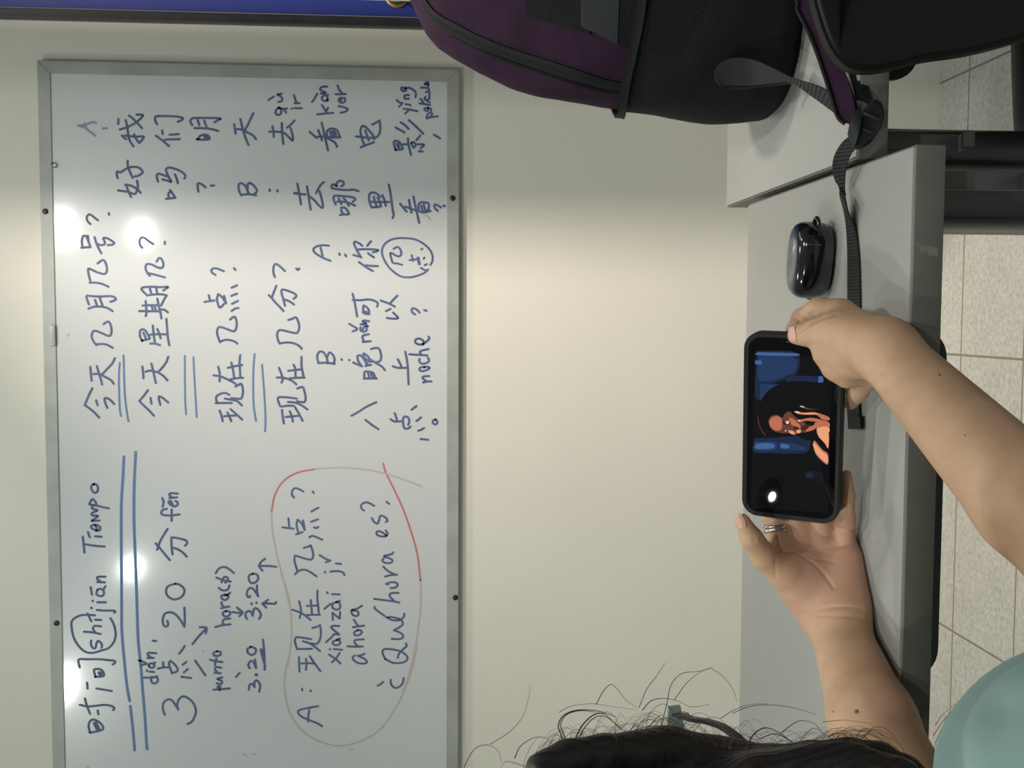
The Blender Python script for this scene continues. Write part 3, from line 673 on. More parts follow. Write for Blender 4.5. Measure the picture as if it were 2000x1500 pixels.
# ================================================================== desks
TOP = 0.75
def desk(name, label, x0, x1, y0, y1, thick):
    w = x1 - x0
    t = thing(name, label, 'desk', ((x0 + x1) / 2, (y0 + y1) / 2, 0), group='grey school desks')
    bm = bmesh.new(); box(bm, x0 + 0.0012, x1 - 0.0012, y0 + 0.0012, y1 - 0.0012, TOP - thick, TOP, 0.0012, 2)
    obj('desktop', bm, M['desk'], t, smooth=0.5)
    bm = bmesh.new()
    ez0, ez1 = TOP - thick - 0.0004, TOP - 0.0022
    box(bm, x0, x1, y0 - 0.0008, y0 + 0.0011, ez0, ez1, 0.0006)
    box(bm, x0, x1, y1 - 0.0011, y1 + 0.0008, ez0, ez1, 0.0006)
    box(bm, x0 - 0.0006, x0 + 0.0011, y0, y1, ez0, ez1, 0.0005)
    box(bm, x1 - 0.0011, x1 + 0.0006, y0, y1, ez0, ez1, 0.0005)
    obj('edge_band', bm, M['edge'], t, smooth=0.5)
    # hanging modesty panel at the back, rounded lower corners, slightly curved in plan
    bm = bmesh.new()
    px0, px1, py = x0 + 0.160, x1 - 0.150, y1 - 0.040
    zt, zb, r = TOP - thick, TOP - 0.238, 0.035
    outl = [(px1, zt), (px0, zt)]
    for k in range(7):
        a = math.pi + math.pi / 2 * k / 6
        outl.append((px0 + r + r * math.cos(a), zb + r + r * math.sin(a)))
    for k in range(7):
        a = 1.5 * math.pi + math.pi / 2 * k / 6
        outl.append((px1 - r + r * math.cos(a), zb + r + r * math.sin(a)))
    prism(bm, outl, py, py + 0.012)
    bmesh.ops.bevel(bm, geom=bm.edges[:], offset=0.002, segments=2, affect='EDGES')
    obj('modesty_panel', bm, M['panel'], t, smooth=0.5)
    yc = (y0 + y1) / 2
    for lx in (x0 + 0.006, x1 - 0.054):
        # sheet-steel column of oval section with a ridge down its middle, and a bar foot
        bm = bmesh.new()
        n = 28
        secs = []
        for z in (0.05, TOP - thick):
            ring = []
            for k in range(n):
                a = 2 * math.pi * k / n
                cx, sy = math.cos(a), math.sin(a)
                ex = math.copysign(abs(cx) ** 0.55, cx) * 0.024
                ey = math.copysign(abs(sy) ** 0.55, sy) * 0.055
                ridge = 1.0 - 0.10 * math.exp(-((ey / 0.012) ** 2))
                ring.append(bm.verts.new((lx + 0.024 + ex * ridge, yc - 0.04 + ey, z)))
            secs.append(ring)
        for k in range(n):
            bm.faces.new((secs[0][k], secs[0][(k + 1) % n], secs[1][(k + 1) % n], secs[1][k]))
        bm.faces.new(list(reversed(secs[0]))); bm.faces.new(secs[1])
        leg = obj('leg', bm, M['leg'], t, smooth=0.7)
        bm = bmesh.new(); box(bm, lx, lx + 0.048, y0 + 0.02, y1 - 0.01, 0.012, 0.052, 0.012, 3)
        obj('foot', bm, M['leg'], leg, smooth=0.7)
        for fy in (y0 + 0.05, y1 - 0.04):
            bm = bmesh.new(); lathe(bm, [(0.015, 0.0), (0.016, 0.004), (0.012, 0.013)], (lx + 0.024, fy, 0.0), n=18)
            obj('glide', bm, M['panel'], leg, smooth=0.7)
    # bag hook under each end of the front edge
    for s, hx in ((1, x1 - 0.030), (-1, x0 + 0.014)):
        bm = bmesh.new()
        box(bm, hx, hx + 0.016, y0 + 0.040, y0 + 0.046, TOP - thick - 0.088, TOP - thick, 0.002)
        box(bm, hx, hx + 0.016, y0 + 0.018, y0 + 0.0455, TOP - thick - 0.092, TOP - thick - 0.087, 0.002)
        box(bm, hx, hx + 0.016, y0 + 0.016, y0 + 0.022, TOP - thick - 0.092, TOP - thick - 0.080, 0.002)
        box(bm, hx + 0.017, hx + 0.030, y0 + 0.05, y0 + 0.056, TOP - thick - 0.012, TOP - thick, 0.002)
        obj('bag_hook', bm, M['bracket'], t, smooth=0.6)
    return t
D1Y0, D1Y1 = 0.846, 1.300
desk_a = desk('desk', 'grey school desk carrying the phone, hands and earbud case', -0.602, 0.1395, D1Y0, D1Y1, 0.0262)
desk_b = desk('desk', 'grey school desk under the purple backpack, right of the phone desk', 0.1465, 0.888, 0.964, 1.400, 0.0285)
# scuffed patch on the front edge
bm = bmesh.new()
p0 = at_y(1790, 478, D1Y0 - 0.0009); p1 = at_y(1832, 505, D1Y0 - 0.0009)
rng2 = random.Random(3)
for k in range(26):
    z = p0.z + (p1.z - p0.z) * rng2.random()
    fr = (p0.z - z) / (p0.z - p1.z)
    x = p1.x + (p0.x - p1.x) * (0.75 - 0.55 * fr + 0.3 * rng2.random())
    l = 0.0010 + 0.0028 * rng2.random(); hgt = 0.0007 + 0.0022 * rng2.random()
    q = [bm.verts.new((x + dx * l, D1Y0 - 0.00095 - 0.00001 * k, max(p1.z, min(p0.z, z + dz * hgt)))) for dx, dz in ((-1, -.5), (.2, -1), (1, -.2), (.7, .9), (-.5, 1))]
    bm.faces.new(q)
for f in bm.faces:
    f.normal_update()
    if f.normal.y > 0: f.normal_flip()
obj('scuff_mark', bm, M['scuff'], desk_a)

# ================================================================== chair (black moulded shell with a pierced back)
def chair_parts(t, cx, cy):
    """Chair facing +Y; cx is its middle, cy the back plane."""
    zs = [(0.55, 0.150), (0.58, 0.178), (0.62, 0.194), (0.66, 0.208), (0.70, 0.219), (0.74, 0.226), (0.775, 0.235), (0.80, 0.2355), (0.818, 0.225), (0.832, 0.205), (0.845, 0.175), (0.855, 0.135), (0.861, 0.08)]
    zs = [tuple(q) for q in spline(zs, 4)]
    outl = [(cx - w, z) for z, w in zs] + [(cx + w, z) for z, w in reversed(zs)]
    bm = bmesh.new(); prism(bm, outl, cy - 0.009, cy + 0.009)
    bmesh.ops.bevel(bm, geom=[e for e in bm.edges if abs(e.verts[0].co.y - e.verts[1].co.y) < 1e-6], offset=0.004, segments=3, affect='EDGES')
    back = obj('backrest', bm, M['chair'], t)
    bm = bmesh.new()
    for r_ in range(8):
        for c_ in range(12):
            x = cx - 0.1665 + c_ * 0.0303; z = 0.645 + r_ * 0.0196
            v = [[bm.verts.new((x + 0.0034 * math.cos(a), y, z + 0.0026 * math.sin(a))) for a in (2 * math.pi * k / 10 for k in range(10))] for y in (cy - 0.03, cy + 0.03)]
            bm.faces.new(v[0]); bm.faces.new(list(reversed(v[1])))
            for k in range(10):
                bm.faces.new((v[0][k], v[1][k], v[1][(k + 1) % 10], v[0][(k + 1) % 10]))
    bmesh.ops.recalc_face_normals(bm, faces=bm.faces[:])
    cut = obj('piercing', bm)
    md = back.modifiers.new('pierce', 'BOOLEAN'); md.operation = 'DIFFERENCE'; md.solver = 'EXACT'; md.object = cut
    dg = bpy.context.evaluated_depsgraph_get()
    me = bpy.data.meshes.new_from_object(back.evaluated_get(dg))
    back.modifiers.clear()
    back.data = me
    bpy.data.objects.remove(cut, do_unlink=True)
    for v in me.vertices:                                   # wrap the shell round the sitter
        v.co.y += -0.035 + 0.9 * (v.co.x - cx) ** 2 + 0.10 * (0.70 - v.co.z)
    for p in me.polygons: p.use_smooth = True
    me.set_sharp_from_angle(angle=0.6)
    # seat: rounded slab dished in the middle
    bm = bmesh.new()
    n = 26
    top = [[None] * (n + 1) for _ in range(n + 1)]; bot = [[None] * (n + 1) for _ in range(n + 1)]
    for i in range(n + 1):
        for j in range(n + 1):
            u, v = -1 + 2 * i / n, -1 + 2 * j / n
            k = 1 - 0.12 * (u * u * v * v)
            x, y = cx + u * 0.225 * k, cy + 0.215 + v * 0.205 * k
            z = 0.462 - 0.012 * (1 - u * u) * (1 - 0.6 * v * v) - (0.016 * max(0, v - 0.75) * 4) + 0.03 * max(0, -v - 0.7)
            e = max(abs(u), abs(v))
            top[i][j] = bm.verts.new((x, y, z - 0.006 * max(0, e - 0.9) * 10))
            bot[i][j] = bm.verts.new((x, y, z - 0.014))
    for i in range(n):
        for j in range(n):
            bm.faces.new((top[i][j], top[i + 1][j], top[i + 1][j + 1], top[i][j + 1]))
            bm.faces.new((bot[i][j], bot[i][j + 1], bot[i + 1][j + 1], bot[i + 1][j]))
    for i in range(n):
        bm.faces.new((top[i][0], bot[i][0], bot[i + 1][0], top[i + 1][0]))
        bm.faces.new((top[i][n], top[i + 1][n], bot[i + 1][n], bot[i][n]))
        bm.faces.new((top[0][i], top[0][i + 1], bot[0][i + 1], bot[0][i]))
        bm.faces.new((top[n][i], bot[n][i], bot[n][i + 1], top[n][i + 1]))
    bmesh.ops.recalc_face_normals(bm, faces=bm.faces[:])
    obj('seat', bm, M['chair'], t, smooth=0.8)
    for s in (-1, 1):
        x = cx + s * 0.175
        bm = bmesh.new(); tube(bm, spline([(x, cy + 0.36, 0.447), (x + s * 0.01, cy + 0.385, 0.40), (x + s * 0.03, cy + 0.41, 0.006)], 6), 0.011, 12)
        obj('leg', bm, M['leg'], t, smooth=0.8)
        bm = bmesh.new(); tube(bm, spline([(x, cy + 0.06, 0.447), (x + s * 0.01, cy + 0.035, 0.40), (x + s * 0.03, cy - 0.02, 0.006)], 6), 0.011, 12)
        obj('leg', bm, M['leg'], t, smooth=0.8)
        bm = bmesh.new(); tube(bm, spline([(x, cy + 0.33, 0.440), (x, cy + 0.08, 0.440), (x, cy + 0.005, 0.47), (x, cy + 0.022, 0.56), (x, cy + 0.017, 0.66)], 6), 0.010, 12)
        obj('frame_tube', bm, M['leg'], t, smooth=0.8)
    bm = bmesh.new(); tube(bm, [(cx - 0.17, cy + 0.14, 0.437), (cx + 0.17, cy + 0.14, 0.437)], 0.009, 10)
    obj('cross_bar', bm, M['leg'], t, smooth=0.8)

CHX, CHY = 0.420, 0.866
ch = thing('chair', 'black plastic chair with pierced back, tucked under the backpack desk', 'chair', (CHX, CHY + 0.2, 0), 0.0, 'black school chairs')
chair_parts(ch, CHX, CHY)
ch.rotation_euler = (0, 0, math.radians(4.0))
ch2 = ch.copy(); COL.objects.link(ch2)
ch2.location = (-0.345, 0.36, 0); ch2.rotation_euler = (0, 0, 0)
ch2['label'] = 'black plastic chair the person in teal sits on'
for c in [c for c in bpy.data.objects if c.parent == ch]:
    d = c.copy(); COL.objects.link(d); d.parent = ch2; d.matrix_parent_inverse = c.matrix_parent_inverse.copy()

# ================================================================== earbud case on the phone desk
def pill_solid(bm, L, D, H, n=40, levels=14, z0=0.0, sq=2.6):
    rings = []
    for k in range(levels + 1):
        a = -math.pi / 2 + math.pi * k / levels
        zz = H / 2 + H / 2 * math.copysign(abs(math.sin(a)) ** (2 / 3.2), math.sin(a))
        ins = (1 - abs(math.cos(a)) ** (2 / 2.4)) * H * 0.42
        ring = []
        for j in range(n):
            t = 2 * math.pi * j / n
            c, s = math.cos(t), math.sin(t)
            r = D / 2
            x = math.copysign(abs(c) ** (2 / sq), c) * (L / 2 - ins)
            y = math.copysign(abs(s) ** (2 / sq), s) * (D / 2 - ins)
            ring.append(bm.verts.new((x, y, z0 + zz)))
        rings.append(ring)
    for i in range(levels):
        for j in range(n):
            bm.faces.new((rings[i][j], rings[i][(j + 1) % n], rings[i + 1][(j + 1) % n], rings[i + 1][j]))
    bm.faces.new(list(reversed(rings[0]))); bm.faces.new(rings[-1])

ca = at_z(1623, 540, TOP)
CC = Vector((0.105, 1.055, TOP))
CC = at_z(1603, 508, TOP + 0.008)
et = thing('earbud_case', 'glossy navy-black earbud case lying on the desk near the hand', 'earbud case', (CC.x, CC.y, TOP), math.radians(-13))
EL, ED, EH = 0.0745, 0.050, 0.037
bm = bmesh.new(); pill_solid(bm, EL, ED, EH, z0=0.0006)
def local(o, par):
    o.matrix_parent_inverse = Matrix.Identity(4)
    return o
body = local(obj('case_body', bm, M['gloss'], et, smooth=1.2), et)
bm = bmesh.new()                                            # hair-line seam of the lid, across the top at a slant
pts = []
for k in range(17):
    a = math.pi * k / 16
    pts.append((EL * 0.31, -0.025 * math.cos(a), 0.0175 + 0.0195 * math.sin(a) ** 0.55))
tube(bm, [(x + 0.004 * (y / 0.023), y * 0.985, z) for x, y, z in pts], 0.00045, 6)
local(obj('lid_seam', bm, M['seam'], et, smooth=1.0), et)
bm = bmesh.new()                                            # lanyard lug at the far end
tube(bm, [(0.0052 * math.cos(a) + EL / 2 - 0.001, -0.006 + 0.006 * math.sin(a), 0.018) for a in (2 * math.pi * k / 20 for k in range(21))], 0.0021, 10, caps=False)
local(obj('lanyard_lug', bm, M['gloss'], et, smooth=1.2), et)
bm = bmesh.new(); box(bm, -0.006, 0.008, -0.0238, -0.0222, 0.010, 0.021, 0.0007)
local(obj('latch', bm, M['gloss'], et, smooth=0.8), et)
bm = bmesh.new(); box(bm, -EL / 2 - 0.0012, -EL / 2 + 0.004, -0.006, 0.006, 0.009, 0.020, 0.002)
local(obj('hinge', bm, M['gloss'], et, smooth=0.8), et)

# ================================================================== backpack standing on the second desk
ZS = [(0.752, .245), (0.757, .233), (0.766, .224), (0.780, .216), (0.801, .2135), (0.84, .2135), (0.88, .2160), (0.925, .2215), (0.956, .2235), (0.988, .2267), (1.02, .2336), (1.052, .243), (1.086, .257), (1.11, .271), (1.129, .285), (1.141, .299), (1.157, .331), (1.167, .36), (1.171, .40)]
ZS = [(max(0.7515 + 0.0006 * i, 1.135 + (z - 1.135) * 1.05), x * 1.05) for i, (z, x) in enumerate(ZS)]
BGX = 0.43
zz_ = np.array([z for z, _ in ZS]); xl_ = np.array([x for _, x in ZS])
def bag_half(z):
    return max(0.004, BGX - float(np.interp(z, zz_, xl_)))
def bag_y(z):                                   # front and back faces lean in towards the top
    f = 1.072 + 0.10 * max(0, (z - 0.80) / 0.37) ** 1.7 + 0.03 * max(0, (0.775 - z) / 0.023)
    b = 1.310 - 0.05 * max(0, (z - 0.80) / 0.37) ** 2 - 0.02 * max(0, (0.775 - z) / 0.023)
    if z > 1.12:
        k = ((z - 1.12) / 0.051) ** 2
        f += 0.035 * k; b -= 0.03 * k
    return f, b
EXPO = 2.25
def bag_pt(th, z, off=0.0):
    f, b = bag_y(z)
    a, h = bag_half(z) + off, (b - f) / 2 + off
    c, s = math.cos(th), math.sin(th)
    dimp = 0.0012 * math.sin(th * 3 + z * 31) * math.sin(z * 23 + 1) + 0.0008 * math.sin(z * 60 + th * 5)
    k = 1 + dimp / a * (0.0 if abs(z - 0.752) < 0.01 else 1.0)
    return Vector((BGX + math.copysign(abs(c) ** (2 / EXPO), c) * a * k, (f + b) / 2 + math.copysign(abs(s) ** (2 / EXPO), s) * h * k, z))
bag = thing('backpack', 'purple and black backpack standing on the right desk by the chair', 'backpack', (BGX, 1.19, TOP))
NT = 120
levels = list(np.linspace(0.752, 1.10, 60)) + list(np.linspace(1.104, 1.171, 26))
bm = bmesh.new()
rings = [[bm.verts.new(bag_pt(2 * math.pi * j / NT, z)) for j in range(NT)] for z in levels]
for i in range(len(rings) - 1):
    for j in range(NT):
        bm.faces.new((rings[i][j], rings[i][(j + 1) % NT], rings[i + 1][(j + 1) % NT], rings[i + 1][j]))
bm.faces.new(list(reversed(rings[0]))); bm.faces.new(rings[-1])
bag_body = obj('bag_body', bm, M['purple'], bag, smooth=1.2)
BVH = BVHTree.FromPolygons([v.co.copy() for v in bag_body.data.vertices], [tuple(p.vertices) for p in bag_body.data.polygons])

def on_bag(x, y, off):
    """Where the sight line through a photo point meets the bag, lifted off its skin."""
    d = ray(x, y).normalized()
    loc, nor, idx, dist = BVH.ray_cast(EYE, d)
    if loc is None:                             # just past the outline: nearest point of the skin
        loc, nor, idx, dist = BVH.find_nearest(EYE + d * (1.18 / d.y))
    if nor.dot(d) > 0: nor = -nor
    return loc + nor * off, nor

def skin_path(pix, off, sub=5):
    return [on_bag(q[0], q[1], off) for q in spline(pix, sub)]

def zip_on(pix, width, name, mat, h=0.0022):
    P = skin_path(pix, 0.0004)
    bm = bmesh.new()
    rows = []
    n = len(P)
    for i in range(n):
        p, nn = P[i]
        t = (P[min(i + 1, n - 1)][0] - P[max(i - 1, 0)][0]).normalized()
        s = nn.cross(t).normalized() * width / 2
        rows.append([bm.verts.new(q) for q in (p - s, p - s + nn * h * 0.7, p - s * 0.25 + nn * h * 0.7, p + nn * h * 1.25, p + s * 0.25 + nn * h * 0.7, p + s + nn * h * 0.7, p + s)])
    for i in range(n - 1):
        for j in range(6):
            bm.faces.new((rows[i][j], rows[i][j + 1], rows[i + 1][j + 1], rows[i + 1][j]))
        bm.faces.new((rows[i][6], rows[i][0], rows[i + 1][0], rows[i + 1][6]))
    bm.faces.new(rows[0]); bm.faces.new(list(reversed(rows[-1])))
    bmesh.ops.recalc_face_normals(bm, faces=bm.faces[:])
    return obj(name, bm, mat, bag, smooth=0.7)
zip_on([(822, -8), (836, 18), (856, 38), (884, 54), (930, 78), (985, 100), (1045, 120), (1110, 140), (1165, 158), (1224, 172)], 0.0125, 'main_zip', M['zip'])
zip_on([(882, 68), (930, 93), (985, 116), (1045, 137), (1110, 158), (1170, 175), (1216, 182)], 0.0035, 'piping', M['black'], 0.0016)

def patch(name, mat, corners, off, nu=26, nv=26, thick=0.0025):
    """Fabric panel sewn on the bag: a four-sided patch of its skin, lifted and given thickness."""
    (a, b, c, d) = [np.array(q, float) for q in corners]
    bm = bmesh.new()
    T, Bm = [], []
    for i in range(nu + 1):
        rt, rb = [], []
        for j in range(nv + 1):
            u, v = i / nu, j / nv
            q = (a * (1 - u) + b * u) * (1 - v) + (d * (1 - u) + c * u) * v
            p, nn = on_bag(q[0], q[1], 0.0)
            rt.append(bm.verts.new(p + nn * (off + thick))); rb.append(bm.verts.new(p + nn * (off - 0.001)))
        T.append(rt); Bm.append(rb)
    for i in range(nu):
        for j in range(nv):
            bm.faces.new((T[i][j], T[i + 1][j], T[i + 1][j + 1], T[i][j + 1]))
            bm.faces.new((Bm[i][j], Bm[i][j + 1], Bm[i + 1][j + 1], Bm[i + 1][j]))
    for i in range(nu):
        bm.faces.new((T[i][0], Bm[i][0], Bm[i + 1][0], T[i + 1][0])); bm.faces.new((T[i][nv], T[i + 1][nv], Bm[i + 1][nv], Bm[i][nv]))
    for j in range(nv):
        bm.faces.new((T[0][j], T[0][j + 1], Bm[0][j + 1], Bm[0][j])); bm.faces.new((T[nu][j], Bm[nu][j], Bm[nu][j + 1], T[nu][j + 1]))
    bmesh.ops.recalc_face_normals(bm, faces=bm.faces[:])
    return obj(name, bm, mat, bag, smooth=0.7)
patch('upper_mesh_panel', M['mesh'], [(1003, -280), (1152, -280), (1152, 66), (1030, 30)], 0.001)
patch('webbing_patch', M['slate'], [(1136, -280), (1222, -280), (1206, 84), (1136, 50)], 0.0034)
patch('front_mesh_panel', M['mesh'], [(1206, -280), (1600, -280), (1560, 150), (1204, 86)], 0.0022, 34, 44)

# stretchy side pocket: a shell round the lower left side, sagging outward at the bottom
bm = bmesh.new()
t0, t1 = math.radians(100), math.radians(262)
nz, nt = 30, 60
inn, out = [], []
for i in range(nz + 1):
    z = 0.7535 + (0.928 - 0.7535) * i / nz
    k = i / nz
    ri, ro = [], []
    for j in range(nt + 1):
        th = t0 + (t1 - t0) * j / nt
        zz = z + 0.004 * math.sin(j * 0.2) * k
        edge = min(1.0, min(j, nt - j) / 7)
        bulge = 0.0015 + edge * (0.002 + 0.004 * math.sin(math.pi * min(1, k * 1.05 + 0.05)) ** 0.8) * (1 - 0.55 * k)
        bulge += edge * 0.0016 * math.sin(k * 9 + j * 0.33) * (1 - k)
        ro.append(bm.verts.new(bag_pt(th, zz, bulge))); ri.append(bm.verts.new(bag_pt(th, zz, bulge - 0.0018)))
    inn.append(ri); out.append(ro)
for i in range(nz):
    for j in range(nt):
        bm.faces.new((out[i][j], out[i][j + 1], out[i + 1][j + 1], out[i + 1][j]))
        bm.faces.new((inn[i][j], inn[i + 1][j], inn[i + 1][j + 1], inn[i][j + 1]))
for j in range(nt):
    bm.faces.new((out[0][j], inn[0][j], inn[0][j + 1], out[0][j + 1])); bm.faces.new((out[nz][j], out[nz][j + 1], inn[nz][j + 1], inn[nz][j]))
for i in range(nz):
    bm.faces.new((out[i][0], out[i + 1][0], inn[i + 1][0], inn[i][0])); bm.faces.new((out[i][nt], inn[i][nt], inn[i + 1][nt], out[i + 1][nt]))
bmesh.ops.recalc_face_normals(bm, faces=bm.faces[:])
pocket = obj('side_pocket', bm, M['mesh'], bag, smooth=1.0)
bm = bmesh.new()                                           # bound hem of the pocket
Lh, Rh = [], []
for j in range(0, nt + 1, 2):
    th = t0 + (t1 - t0) * j / nt
    Lh.append(bag_pt(th, 0.9315 + 0.004 * math.sin(j * 0.2), 0.0062)); Rh.append(bag_pt(th, 0.9225 + 0.004 * math.sin(j * 0.2), 0.0068))
ribbon(bm, Lh, Rh, 0.0035, sub=1, away=(BGX, 1.19, 0.93))
obj('pocket_hem', bm, M['black'], pocket, smooth=0.7)

# padded shoulder strap hanging down the front of the bag and over the desk's edge
SL = [(1050, -120, 1.112), (1220, -130, 1.078), (1420, -100, 1.052), (1546, -14, 1.010), (1560, 20, 1.004), (1582, 64, 0.995), (1601, 112, 0.985), (1620, 170, 0.972), (1637, 224, 0.962), (1652, 240, 0.958)]
SR = [(1050, -185, 1.108), (1225, -195, 1.072), (1440, -160, 1.045), (1590, -14, 1.000), (1600, 20, 0.994), (1617, 64, 0.986), (1634, 104, 0.977), (1655, 152, 0.965), (1668, 200, 0.955), (1672, 236, 0.952)]
bm = bmesh.new(); ribbon(bm, [at_y(*q) for q in SL], [at_y(*q) for q in SR], 0.010, sub=6, away=EYE)
strap = obj('shoulder_strap', bm, M['purple'], bag, smooth=0.8)
bm = bmesh.new()
P_ = [at_y(*q) for q in [(x - 2, y + 2, d - 0.002) for x, y, d in SL]]
tube(bm, [Vector(p) for p in spline(P_, 6)], 0.0017, 8)
obj('strap_piping', bm, M['black'], strap, smooth=1.0)
bm = bmesh.new()                                           # dark inner lining of the strap, on its far side from the purple face
ribbon(bm, [at_y(x, y, d + 0.004) for x, y, d in ((1586, -14, 1.0), (1612, 50, 0.986), (1634, 96, 0.977), (1660, 136, 0.968), (1676, 186, 0.955))],
       [at_y(x, y, d + 0.004) for x, y, d in ((1600, -14, 1.0), (1634, 50, 0.986), (1668, 96, 0.975), (1688, 136, 0.966), (1702, 196, 0.953))], 0.006, sub=6, away=EYE)
obj('strap_lining', bm, M['black'], strap, smooth=0.8)

# lower webbing: folded loop on the pocket, run up to the strap end, ladder-lock, and the long tail over the desk
bm = bmesh.new()
LU = [(1406, 168, 1.105), (1397, 150, 1.098), (1404, 128, 1.090), (1432, 114, 1.084), (1470, 117, 1.079), (1508, 133, 1.065), (1546, 152, 1.045), (1584, 163, 1.015), (1618, 178, .985)]
LL = [(1416, 173, 1.108), (1416, 168, 1.107), (1424, 167, 1.105), (1446, 168, 1.100), (1474, 167, 1.094), (1512, 163, 1.072), (1546, 163, 1.048), (1590, 192, 1.012), (1640, 229, .975)]
ribbon(bm, [at_y(*q) for q in LU], [at_y(*q) for q in LL], 0.0016, sub=7, away=EYE)
loop = obj('lower_webbing', bm, M['loopweb'], bag, smooth=0.8)
bm = bmesh.new()                                           # the fold's dark underside
ribbon(bm, [at_y(*q) for q in ((1405, 170, 1.106), (1425, 168, 1.107), (1450, 170, 1.103), (1490, 167, 1.090), (1545, 162, 1.050))],
       [at_y(*q) for q in ((1410, 176, 1.110), (1428, 176, 1.112), (1452, 175, 1.108), (1490, 170, 1.093), (1545, 165, 1.052))], 0.0014, sub=6, away=EYE)
obj('webbing_fold', bm, M['black'], loop, smooth=0.8)

bc = at_y(1689, 243, 0.935)
bx = (at_y(1712, 205, 0.935) - at_y(1668, 290, 0.935)).normalized()      # long axis of the buckle
bn = (EYE - bc).normalized()
by = bn.cross(bx).normalized(); bn = bx.cross(by).normalized()
bk = Matrix((bx, by, bn)).transposed().to_4x4(); bk.translation = bc
bm = bmesh.new()
pill_solid(bm, 0.0465, 0.0205, 0.013, z0=-0.0065, sq=2.3)
for v in bm.verts:
    v.co.y += -0.0035 * (1 - (v.co.x / 0.0235) ** 2)
bmesh.ops.transform(bm, matrix=bk, verts=bm.verts[:])
buckle = obj('adjuster_buckle', bm, M['buckle'], bag, smooth=1.2)
bm = bmesh.new()
for sx in (-0.006, 0.007):
    vs = box(bm, sx - 0.002, sx + 0.002, -0.0115, 0.0065, 0.0045, 0.0085, 0.0012)
bmesh.ops.transform(bm, matrix=bk, verts=bm.verts[:])
obj('buckle_bar', bm, M['buckle'], buckle, smooth=0.8)
bm = bmesh.new()                                           # webbing wrapped over the buckle's near face
ribbon(bm, [at_y(x, y, d) for x, y, d in ((1655, 262, .929), (1660, 240, .926), (1668, 222, .926), (1680, 206, .930))],
       [at_y(x, y, d) for x, y, d in ((1668, 288, .927), (1675, 268, .922), (1680, 246, .922), (1684, 224, .926))], 0.0022, sub=6, away=EYE)
obj('wrapped_webbing', bm, M['slate'], buckle, smooth=0.8)

TAIL_Z = TOP + 0.0004
def dz(x, y, lift=0.0):
    return at_z(x, y, TAIL_Z + lift)
bm = bmesh.new()
TL = [at_y(1664, 262, .930), at_y(1644, 280, .938), at_y(1630, 306, .950), at_y(1628, 332, .962), at_y(1636, 360, .974)] + [dz(1645, 390, .010), dz(1652, 418, .004), dz(1656, 450), dz(1658, 500), dz(1658, 560), dz(1658, 640), dz(1657, 720), dz(1657, 790), dz(1660, 836)]
TR = [at_y(1676, 286, .928), at_y(1664, 300, .934), at_y(1655, 322, .945), at_y(1651, 350, .958), at_y(1651, 376, .970)] + [dz(1654, 396, .014), dz(1660, 420, .009), dz(1672, 450, .002), dz(1680, 500), dz(1682, 560), dz(1683, 640), dz(1682, 720), dz(1681, 790), dz(1684, 836)]
ribbon(bm, TL, TR, 0.0016, sub=6, away=(0, 1.0, -3))
obj('webbing_tail', bm, M['web'], bag, smooth=0.8)
bm = bmesh.new()
ribbon(bm, [dz(1659, 812, .0018), dz(1660, 838, .0018)], [dz(1683, 812, .0018), dz(1685, 838, .0018)], 0.0018, sub=2, away=(0, 1.0, -3))
obj('tail_hem', bm, M['web'], bag, smooth=0.8)

# ================================================================== phone, held up on its side
PC = at_y(1545.5, 836, 0.913)                                # centre of its face
GL = at_y(1505, 975, 0.915)                                  # the screen mirrors the left rear ceiling light here
PN = ((EYE - GL).normalized() + (Vector((LAMPS[0][0], LAMPS[0][1], CEIL - 0.02)) - GL).normalized()).normalized()
pr = at_plane(1549, 655, PC, PN) - at_plane(1541, 1018, PC, PN)
PXA = (pr - PN * pr.dot(PN)).normalized()                    # along the phone, towards the room's right
PYA = PN.cross(PXA).normalized()                             # up along its short side
PM = Matrix((PXA, PYA, PN)).transposed().to_4x4(); PM.translation = PC
PW = pr.length / 2
PH = (at_plane(1449.5, 836, PC, PN) - at_plane(1641.5, 836, PC, PN)).length / 2
ph = thing('phone', 'phone in a black case held sideways in two hands, playing a video', 'phone', PC)
def phone_obj(name, bm, mat, par, **kw):
    bmesh.ops.transform(bm, matrix=PM, verts=bm.verts[:])
    return obj(name, bm, mat, par, **kw)
def slab(w, h, r, z0, z1, bev, seg=3, n=10):
    bm = bmesh.new()
    q = rounded(-w, w, -h, h, r, n)
    a = [bm.verts.new((x, y, z0)) for x, y in q]; b = [bm.verts.new((x, y, z1)) for x, y in q]
    fb = bm.faces.new(list(reversed(a))); ft = bm.faces.new(b)
    for i in range(len(a)):
        bm.faces.new((a[i], a[(i + 1) % len(a)], b[(i + 1) % len(a)], b[i]))
    if bev:
        bmesh.ops.bevel(bm, geom=list(fb.edges) + list(ft.edges), offset=bev, segments=seg, affect='EDGES')
    return bm
bm = slab(PW, PH, 0.0145, -0.0115, 0.0, 0.0022)
